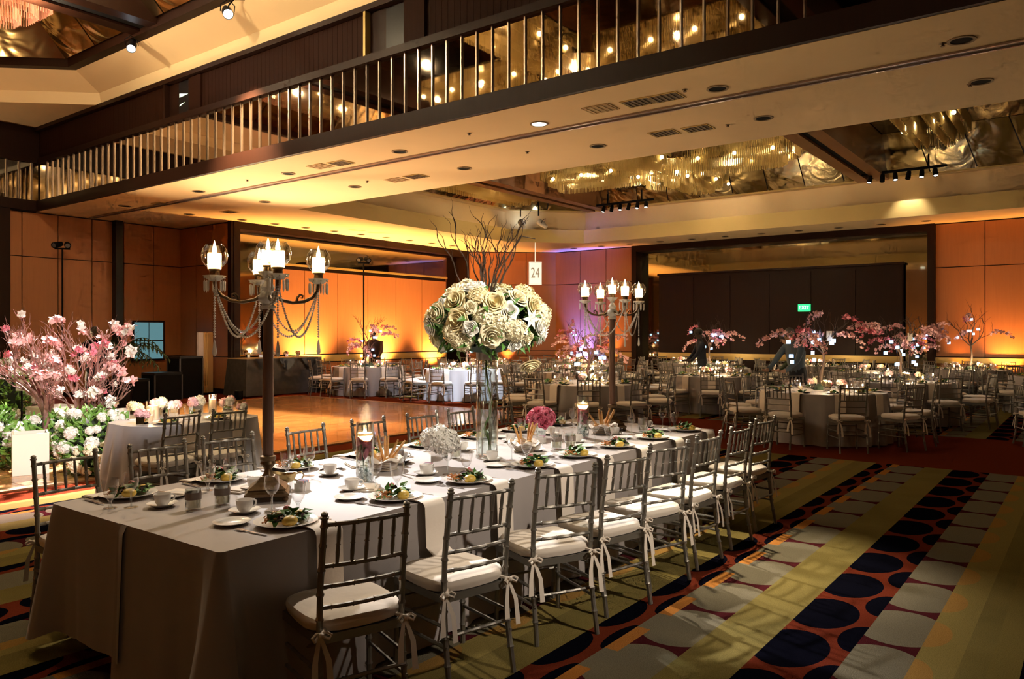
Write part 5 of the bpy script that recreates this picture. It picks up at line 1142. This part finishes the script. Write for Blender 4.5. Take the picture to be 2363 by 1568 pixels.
# ================================================================== BLOSSOM GARDEN AT THE LEFT
ZD = .024
WPAINT = mat('white_planter', (.80, .76, .64), .5)
def planter(loc, w_, h, label, rz=0.):
    o = ob('planter_box', None, None, loc, rz, label, 'planter', 'white planters by the blossom tree')
    b = MB()
    for sx, sy in ((1, 0), (-1, 0), (0, 1), (0, -1)): b.box((sx*(w_/2-.01), sy*(w_/2-.01), h/2), (.02 if sx else w_, .02 if sy else w_-.04, h))
    b.box((0, 0, .02), (w_-.04, w_-.04, .04)); ob('body', b.mesh('planter_body', WPAINT, False), o)
    ob('soil', MB().box((0, 0, h-.06), (w_-.05, w_-.05, .02)).mesh('planter_soil', mat('soil', (.03, .02, .012), .9), False), o); return o
planter((3.84, 9.90, ZD), .36, .47, 'white planter box in front of the hydrangea bushes', -.33); planter((3.32, 10.12, ZD), .36, .50, 'white planter box cut by the left photo edge', -.33)
planter((4.75, 11.45, ZD), .50, .62, 'white planter box behind the blossom trunks', .2); planter((5.35, 10.85, ZD), .50, .55, 'white planter box behind the right bush', .2)
def blossom_tree_big(loc, seed, h, spread, label, nb):
    rd = random.Random(seed); o = ob('blossom_tree', None, None, loc, 0, label, 'tree', 'blossom trees in the garden')
    tr = MB(); br = MB(); tips = []; nodes = []
    def grow(p, d, L_, r, lv):
        q, _ = curly(rd, p, d, L_, r, 6, .32, .10); br.tube(q, [r*(1-.55*i/6) for i in range(7)], 6 if lv > 2 else 4); nodes.extend(q[2:])
        if lv == 0: tips.append(q[-1]); return
        for k in range(3):
            a = rd.uniform(0, 2*PI); j = rd.choice((2, 3, 4, 5, 6)); grow(q[j], (q[j]-q[j-1]).normalized()+Vector((math.cos(a)*spread, math.sin(a)*spread, rd.uniform(-.05, .4))), L_*.74, max(.0035, r*.58), lv-1)
    for tk, sg in ((0, 1), (1, -1)):
        p0, r0 = curly(rd, RV*sg*.17, RV*sg*.12+Vector((0, 0, 1)), h*.40, .06, 6, .15, .05); tr.tube(p0, [.062-.012*i/2 for i in range(7)], 9)
        for k in range(5):
            a = k*PI/2.5+rd.uniform(-.4, .4); grow(p0[rd.choice((2, 3, 4, 5, 6))], Vector((math.cos(a)*spread, math.sin(a)*spread, 1.05))+RV*sg*.35, h*.235, .030, 4)
    ob('trunk', tr.mesh('garden_trunk', BARK), o); ob('branches', br.mesh('garden_branches', BARK), o)
    bl = []
    for s in range(3):
        m = MB(); r2 = random.Random(s)
        for j in range(6): blossom_mb(m, Vector((r2.uniform(-.05, .05), r2.uniform(-.05, .05), r2.uniform(-.03, .03))), (r2.uniform(-1, 1), r2.uniform(-1, 1), r2.uniform(-.2, 1)), r2.uniform(.045, .065), r2)
        bl.append(m.mesh('blossom', [WHITEP, PALEPINK, PINKP][s], False))
    sp = Vector((.602, -.798, 0))
    for i in range(nb):
        p = rd.choice(nodes); ob('blossom', bl[0 if rd.random() < .38 else (1 if rd.random() < .7 else 2)], o, tuple(p+Vector((rd.uniform(-.05, .05), rd.uniform(-.05, .05), rd.uniform(-.05, .03)))), rot=(rd.uniform(-1, 1), rd.uniform(-1, 1), rd.uniform(0, 6)), sc=rd.uniform(.5, 1.1))
    return o
blossom_tree_big((4.45, 10.45, ZD), 5, 2.1, .62, 'large pink and white blossom tree with two trunks among white hydrangeas', 105)
def bush(loc, rx, ry, rz_, nl, nf, seed, label, fm=WHITEP, lm=LEAF2):
    rd = random.Random(seed); o = ob('hydrangea_bush', None, None, loc, 0, label, 'bush', 'bushes in the garden'); lf = MB()
    for i in range(nl):
        z = rd.uniform(-.9, 1); a = rd.uniform(0, 2*PI); q = math.sqrt(1-z*z); d = Vector((q*math.cos(a), q*math.sin(a), z)); p = Vector((d.x*rx, d.y*ry, rz_+d.z*rz_))*rd.uniform(.75, 1.); p.z = max(.03, p.z)
        lf.leaf(p, d+Vector((rd.uniform(-.8, .8), rd.uniform(-.8, .8), rd.uniform(-.2, .8))), d, rd.uniform(.07, .13), rd.uniform(.035, .055), .3)
    ob('foliage', lf.mesh('bush_foliage', lm, False), o, kind='stuff'); ob('stems', MB().ball((0, 0, rz_), 1, 12, 8, (rx*.6, ry*.6, rz_*.72)).tube([(0, 0, 0), (0, 0, rz_)], .04, 6).mesh('bush_stems', MATS['dark_moss']), o)
    hm = hydrangea_mb(.062, 100, seed, .020, .9, -.5).mesh('bush_bloom', [fm, HCORE], False)
    for i in range(nf):
        z = rd.uniform(-.6, 1); a = rd.uniform(0, 2*PI); q = math.sqrt(1-z*z); d = Vector((q*math.cos(a), q*math.sin(a), z)); p = Vector((d.x*rx, d.y*ry, rz_+d.z*rz_)); p.z = max(.06, p.z); ob('bloom', hm, o, tuple(p), rot=zrot(d), sc=rd.uniform(.6, 1.15))
bush((4.42, 9.62, ZD), .40, .38, .36, 900, 44, 1, 'low bush of white hydrangeas right of the white planter'); bush((4.98, 9.78, ZD), .30, .30, .30, 700, 16, 2, 'green leafy bush with white blooms beside the small table'); bush((4.4, 10.75, ZD), .45, .36, .30, 700, 22, 3, 'white flower bush around the blossom trunks')
bush((4.35, 12.0, ZD), .34, .34, .62, 900, 46, 4, 'tall green hedge column with white flowers at the left edge'); bush((3.66, 10.55, ZD), .26, .26, .40, 560, 26, 6, 'white rose bush between hedge column and blossom trunk')
bush((4.3, 9.2, ZD), .30, .24, .16, 160, 16, 8, 'ground spray of ivory roses before the hydrangea bush', IVORY, LEAF)
o = ob('sign_stand', None, None, (4.3, 11.35, ZD), math.atan2(FV.y, FV.x)-PI/2, 'thin black pole with a small white card beside the blossom tree', 'stand')
ob('pole', MB().tube([(0, 0, 0), (0, 0, 1.0)], .012, 8).mesh('sign_pole', BLACK), o); ob('card', MB().box((0, -.015, .93), (.14, .004, .14)).mesh('sign_card', mat('white_card', (.85, .85, .88), .6)), o); ob('foot', MB().lathe([(0, .02), (.12, .015), (.12, 0), (0, 0)], 16).mesh('sign_foot', BLACK), o)
# ================================================================== BACK LEFT CORNER
o = ob('buffet_table', None, None, (12.98, 17.8, 0), 0, 'black draped buffet table with swagged cloth before the orange wall', 'table')
cl2 = mat('patterned_black_cloth', (.05, .045, .04), .6, noise=.6, nscale=9)
rows = [[Vector((x, y, z)) for x, y in ((-1.2-f, .42+f), (-1.2-f, -.42-f), (-.6, -.42-f*1.3), (0, -.42-f*.7), (.6, -.42-f*1.3), (1.2+f, -.42-f), (1.2+f, .42+f))] for z, f in ((.98, 0), (.6, .03), (.03, .08))]
ob('skirt', MB().sheet(rows).mesh('buffet_skirt', cl2), o); ob('table_top', MB().box((0, 0, .985), (2.42, .86, .02)).mesh('buffet_top', mat('cream_cloth', (.42, .34, .22), .7)), o)
for k in range(3):
    mb = MB(); x0 = -1.0+k*.72; mb.add([(x0, -.49, .985)]+[(x0+.58*i/8, -.505, .985-.30*math.sin(PI*i/8)) for i in range(9)]+[(x0+.58, -.49, .985)], [tuple(range(11))]); ob('swag', mb.mesh('buffet_swag', BLACKG), o)
for k in range(5): low_flowers((12.1+k*.4, 17.8, .996), 'small cream arrangement on the black buffet, %s from left' % ORD[k], k % 3, k, .9)
o = ob('folding_screen', None, None, (11.72, 19.2, 0), .35, 'narrow folded white and tan room divider by the return wall', 'room divider')
for k, (m, w_) in enumerate(((mat('divider_lit_white', (.80, .76, .84), .6), .20), (mat('divider_tan', (.70, .48, .24), .6), .035), (MATS['divider_tan'], .035), (MATS['divider_tan'], .22))):  # bluish light on the pale leaf is put into its colour
    ob('leaf_panel', MB().box((-.17+[0, .125, .165, .30][k], -.02*k, .86), (w_, .05, 1.62)).mesh('divider_leaf', m, False), o)
ob('plinth', MB().box((0, .0, .025), (.6, .3, .05)).mesh('divider_plinth', BLACK, False), o)
def road_case(loc, sz, label, rz=0):
    o = ob('equipment_case', None, None, loc, rz, label, 'case', 'black equipment cases')
    ob('body', MB().box((0, 0, sz[2]/2), sz).mesh('case_body', BLACK, False), o); ob('lid', MB().box((0, 0, sz[2]+.03), (sz[0]+.02, sz[1]+.02, .06)).mesh('case_lid', BLACKG, False), o)
    e = MB()
    for sx in (-1, 1):
        for sy in (-1, 1): e.box((sx*sz[0]/2, sy*sz[1]/2, sz[2]/2), (.03, .03, sz[2]))
    ob('corner_edges', e.mesh('case_edges', mat('dull_steel', (.15, .15, .16), .4, .8), False), o)
road_case((10.15, 18.5, 0), (.7, .6, .62), 'low black equipment case below the teal window'); road_case((10.9, 18.75, 0), (.62, .6, 1.0), 'tall black equipment case beside the room divider'); road_case((9.2, 18.4, 0), (.8, .6, .5), 'black equipment case left, behind the small table candles')
o = ob('draped_pedestal', None, None, (5.75, 14.5, ZD), .3, 'dark maroon draped pedestal behind the blossom trunks', 'pedestal')
ob('drape', MB().sheet([[Vector((x*f, y*f, z)) for x, y in ((-.28, -.2), (0, -.22), (.28, -.2), (.28, .2), (0, .22), (-.28, .2))] for z, f in ((.96, 1), (.5, 1.04), (.02, 1.1))], True).mesh('pedestal_drape', mat('dark_maroon', (.09, .012, .018), .5)), o); ob('top', MB().box((0, 0, .97), (.58, .44, .03)).mesh('pedestal_top', BLACKG, False), o)
# teal lit window in the back wall
wn = struct('window_1', MB().box((11.2, 21.14, 1.44), (.92, .05, 1.12)), WOODD, label='small window glowing teal in the back left wall')
for i in range(2):
    for j in range(2): struct('pane', MB().box((10.99+i*.42, 21.105, 1.18+j*.52), (.39, .02, .49)), emis('teal_daylight', (.16, .36, .40), .28), wn)
# palm
o = ob('potted_palm', None, None, (8.5, 17.2, 0), 0, 'dark green palm in shadow behind the blossom tree', 'plant'); rd = random.Random(8)
ob('pot', MB().lathe([(.18, 0), (.24, .4), (.22, .4), (.2, .36), (0, .36)], 16).mesh('palm_pot', BLACKG), o); ob('trunk', MB().tube([(0, 0, .36), (.03, .02, .8), (0, .03, 1.25)], [.05, .045, .04], 7).mesh('palm_trunk', TWIG), o)
for k in range(17):
    a = k*2.4; L_ = rd.uniform(.8, 1.15); pts = [Vector((0, .03, 1.2))]; mb = MB()
    up_ = rd.uniform(.3, 1.2)
    for i in range(1, 11): t = i/10; pts.append(Vector((math.cos(a)*L_*t, math.sin(a)*L_*t, 1.2+up_*t*1.1-(up_*.6+.5)*t*t)))
    mb.tube(pts, .008, 4)
    for i in range(2, 11):
        d = (pts[i]-pts[i-1]).normalized(); sd = Vector((-d.y, d.x, 0))
        for s in (-1, 1): mb.leaf(pts[i], d*.5+sd*s+Vector((0, 0, -.35)), (0, 0, 1), .30*(1.1-i/14), .04, .4)
    ob('frond', mb.mesh('palm_frond', mat('palm_green', (.022, .05, .014), .5), False), o)
# lighting stands
def light_stand(loc, h, label):
    o = ob('light_stand', None, None, loc, 0, label, 'light stand', 'tripod light stands')
    ob('pole', MB().tube([(0, 0, .2), (0, 0, h)], .022, 8).mesh('stand_pole', BLACK), o)
    for k in range(3): a = k*2.1; ob('leg', MB().tube([(0, 0, .9), (.5*math.cos(a), .5*math.sin(a), .01)], .016, 6).mesh('stand_leg', BLACK), o)
    ob('crossbar', MB().box((0, 0, h), (.34, .04, .04), -.6).mesh('stand_bar', BLACK), o)
    for s in (-1, 1):
        c = ob('lamp', small_can, o, (s*.11*math.cos(-.6), s*.11*math.sin(-.6), h+.1), sc=1.25, rot=(1.3, 0, 2.4+s*.4)); ob('lens', MB().lathe([(0, -.09), (.045, -.09)], 10).mesh('stand_lens', mat('faint_lens', (.25, .25, .27), .2)), c)
light_stand((8.72, 20.6, 0), 3.75, 'black tripod stand with two lamps against the back left wall'); light_stand((15.9, 17.55, 0), 3.75, 'black tripod stand with two lamps before the orange wall')
# floor uplight cans
UC = [('housing', MB().lathe([(.09, 0), (.10, .02), (.10, .22), (.085, .22), (.085, .2)], 14).mesh('up_housing', BLACK)), ('lens', MB().lathe([(0, .2), (.085, .2)], 14).mesh('up_lens', emis('uplight_lens', (1, .6, .2), 6)))]
for k, (p, a, e, c, g_) in enumerate(UPL): place(UC, 'uplight', 'small black floor uplight, %s of the wall row and added ceiling washes' % ORD[k], 'uplight', 'floor uplights', (p[0], p[1], .0))  # last two cans go with the added ceiling washes
# exit sign
o = ob('exit_sign', None, None, (24.21, 7.15, 2.42), PI/2, 'small green lit exit sign on the dark far wall', 'sign')
ob('housing', MB().box((0, .03, 0), (.36, .06, .22)).mesh('exit_housing', emis('exit_green', (.02, .55, .14), 1.3), False), o); ob('lettering', text_curve('EXIT', .15, emis('exit_letters', (.5, 1, .6), 1.6)), o, (0, -.003, 0), rot=(PI/2, 0, 0))
o.rotation_euler = (0, 0, -PI/2)
# ================================================================== PEOPLE
def person(loc, rz, label, J, colors, hair, R=1.):
    """J: joint positions of one connected skeleton; colours by height / limb"""
    names = list(J); me = bpy.data.meshes.new('person_body')
    E_ = [('hip', 'waist'), ('waist', 'chest'), ('chest', 'neck'), ('neck', 'head'), ('head', 'crown'), ('chest', 'shL'), ('shL', 'elL'), ('elL', 'haL'), ('haL', 'fiL'), ('chest', 'shR'), ('shR', 'elR'), ('elR', 'haR'), ('haR', 'fiR'), ('hip', 'thL'), ('thL', 'knL'), ('knL', 'anL'), ('anL', 'toL'), ('hip', 'thR'), ('thR', 'knR'), ('knR', 'anR'), ('anR', 'toR')]
    rad = dict(hip=(.16, .125), waist=(.145, .115), chest=(.165, .12), neck=(.055, .058), head=(.075, .09), crown=(.06, .075), sh=(.075, .07), el=(.052, .05), ha=(.035, .038), fi=(.03, .018), th=(.092, .092), kn=(.065, .065), an=(.048, .05), to=(.045, .03))
    me.from_pydata([J[n] for n in names], [(names.index(a), names.index(b)) for a, b in E_], [])
    o = bpy.data.objects.new('tmp_person', me); COL.objects.link(o); md = o.modifiers.new('skin', 'SKIN'); md.use_smooth_shade = True; o.modifiers.new('sub', 'SUBSURF').levels = 2
    for i, n in enumerate(names):
        r = rad.get(n) or rad[n[:2]]; me.skin_vertices[0].data[i].radius = (r[0]*R, r[1]*R); me.skin_vertices[0].data[i].use_root = n == 'hip'
    dg = bpy.context.evaluated_depsgraph_get(); dg.update(); m2 = bpy.data.meshes.new_from_object(o.evaluated_get(dg)); bpy.data.objects.remove(o)
    skin, top, leg, shoe = colors
    for m in (skin, top, leg, shoe): m2.materials.append(m)
    hd = Vector(J['head']); nk = Vector(J['neck']); hp = Vector(J['hip'])
    for p in m2.polygons:
        c = p.center; p.use_smooth = True; w_ = 1
        if (c-hd).length < .17 and (c-hd).length < (c-nk).length+.06: w_ = 0
        elif min((c-Vector(J['fiL'])).length, (c-Vector(J['fiR'])).length) < .09: w_ = 0
        elif c.z < .11: w_ = 3
        elif min((c-Vector(J[k])).length for k in ('hip', 'thL', 'thR', 'knL', 'knR', 'anL', 'anR')) < min((c-Vector(J[k])).length for k in ('waist', 'chest', 'elL', 'elR', 'haL', 'haR', 'shL', 'shR')): w_ = 2
        p.material_index = w_
    r = ob('person', None, None, loc, rz, label, 'person', None); b = ob('body', m2, r)
    ob('hair', MB().ball(hd+(Vector(J['crown'])-hd)*.55+Vector((0, -.02, .01)), .105, 12, 8, (.85, 1.0, .9)).mesh('hair', hair), r)
    dn = (Vector(J['crown'])-nk).normalized(); fwd = Vector((0, 1, 0))-dn*dn.y; fwd.normalize(); sd = fwd.cross(dn)
    f = MB().ball(hd+fwd*.095, .014, 6, 5, (.8, 1.2, 1.3)); ob('nose', f.mesh('nose', skin), r)
    ey = MB()
    for s in (-1, 1): ey.ball(hd+fwd*.084+sd*s*.032+dn*.025, .010, 6, 5)
    ob('eyes', ey.mesh('eyes', BLACK), r); ob('mouth', MB().ball(hd+fwd*.082-dn*.05, .018, 6, 4, (1.2, .5, .4)).mesh('mouth', mat('lips', (.35, .12, .10), .5)), r)
    ea = MB()
    for s in (-1, 1): ea.ball(hd+sd*s*.082, .022, 6, 5, (.5, .9, 1.4))
    ob('ears', ea.mesh('ears', skin), r)
    for h_ in ('L', 'R'):
        hm = MB(); ha, fi = Vector(J['ha'+h_]), Vector(J['fi'+h_]); d = (fi-ha).normalized(); u, v_ = frame(d)
        for k in range(4): q = fi+u*(k-1.5)*.018; L_ = (.06, .072, .068, .052)[k]; hm.tube([q-d*.02, q+d*L_*.5, q+d*L_*.85-v_*.015, q+d*L_-v_*.03], [.009, .0085, .008, .006], 5)
        hm.tube([ha+u*.03+d*.01, ha+u*.05+d*.04, ha+u*.052+d*.075-v_*.01], [.011, .010, .007], 5); ob('fingers', hm.mesh('fingers', skin), r)
    return r
SK = mat('skin', (.45, .26, .17), .6); HAIRG = mat('grey_hair', (.16, .15, .14), .8); HAIRD = mat('dark_hair', (.02, .014, .01), .7)
def std(lean=0., arms=(.35, .9), bend=0.):
    """standing figure facing +Y; lean tips the trunk forward; arms=(forward reach, hand height)"""
    def T(x, y, z): 
        k = z-.92; return (x, y+k*math.sin(lean), .92+k*math.cos(lean))
    J = dict(hip=(0, 0, .92), waist=T(0, 0, 1.10), chest=T(0, 0, 1.33), neck=T(0, .01, 1.50), head=T(0, .045, 1.63), crown=T(0, .03, 1.71))
    for s, n in ((-1, 'L'), (1, 'R')):
        sh = T(s*.20, 0, 1.40); J['sh'+n] = sh; f, h = arms; J['el'+n] = (s*.25, sh[1]+f*.45, (sh[2]+h)/2-.04); J['ha'+n] = (s*.20, sh[1]+f, h); J['fi'+n] = (s*.18, sh[1]+f+.09, h-.01)
        J['th'+n] = (s*.10, .0, .82); J['kn'+n] = (s*.11, .02, .48); J['an'+n] = (s*.11, -.01, .09); J['to'+n] = (s*.13, .15, .04)
    return J
person((14.4, 4.35, 0), 1.15, 'man in a blue grey suit seen from behind, leaning over a table', std(.30, (.42, .98)), (SK, mat('blue_suit', (.10, .15, .20), .7), mat('navy_trousers', (.015, .02, .03), .7), BLACK), HAIRG)
person((17.55, 7.55, 0), .6, 'dark figure in a navy suit before the far mirror', std(.1, (.25, 1.0)), (mat('shaded_skin', (.06, .035, .028), .8), mat('navy_suit', (.008, .010, .022), .8), MATS['navy_trousers'], BLACK), HAIRD)  # skin darkened in its colour for the figures standing in shadow
person((16.1, 17.25, 0), 2.2, 'person in a brown jacket bending beside the orange wall', std(.42, (.35, .95)), (SK, mat('brown_jacket', (.06, .03, .025), .7), MATS['navy_trousers'], BLACK), HAIRD)
person((7.25, 15.7, 0), 2.4, 'person in dark trousers standing behind the blossom tree', std(.0, (.15, .95)), (MATS['shaded_skin'], mat('black_jacket', (.003, .003, .004), .9, spec=.05), mat('blue_black_trousers', (.012, .016, .03), .7), BLACK), HAIRD)
person((17.35, 5.2, 0), .9, 'stooping server in an olive shirt right of the suited man', std(.55, (.4, .85)), (SK, mat('olive_shirt', (.035, .05, .018), .8), MATS['navy_trousers'], BLACK), HAIRD)
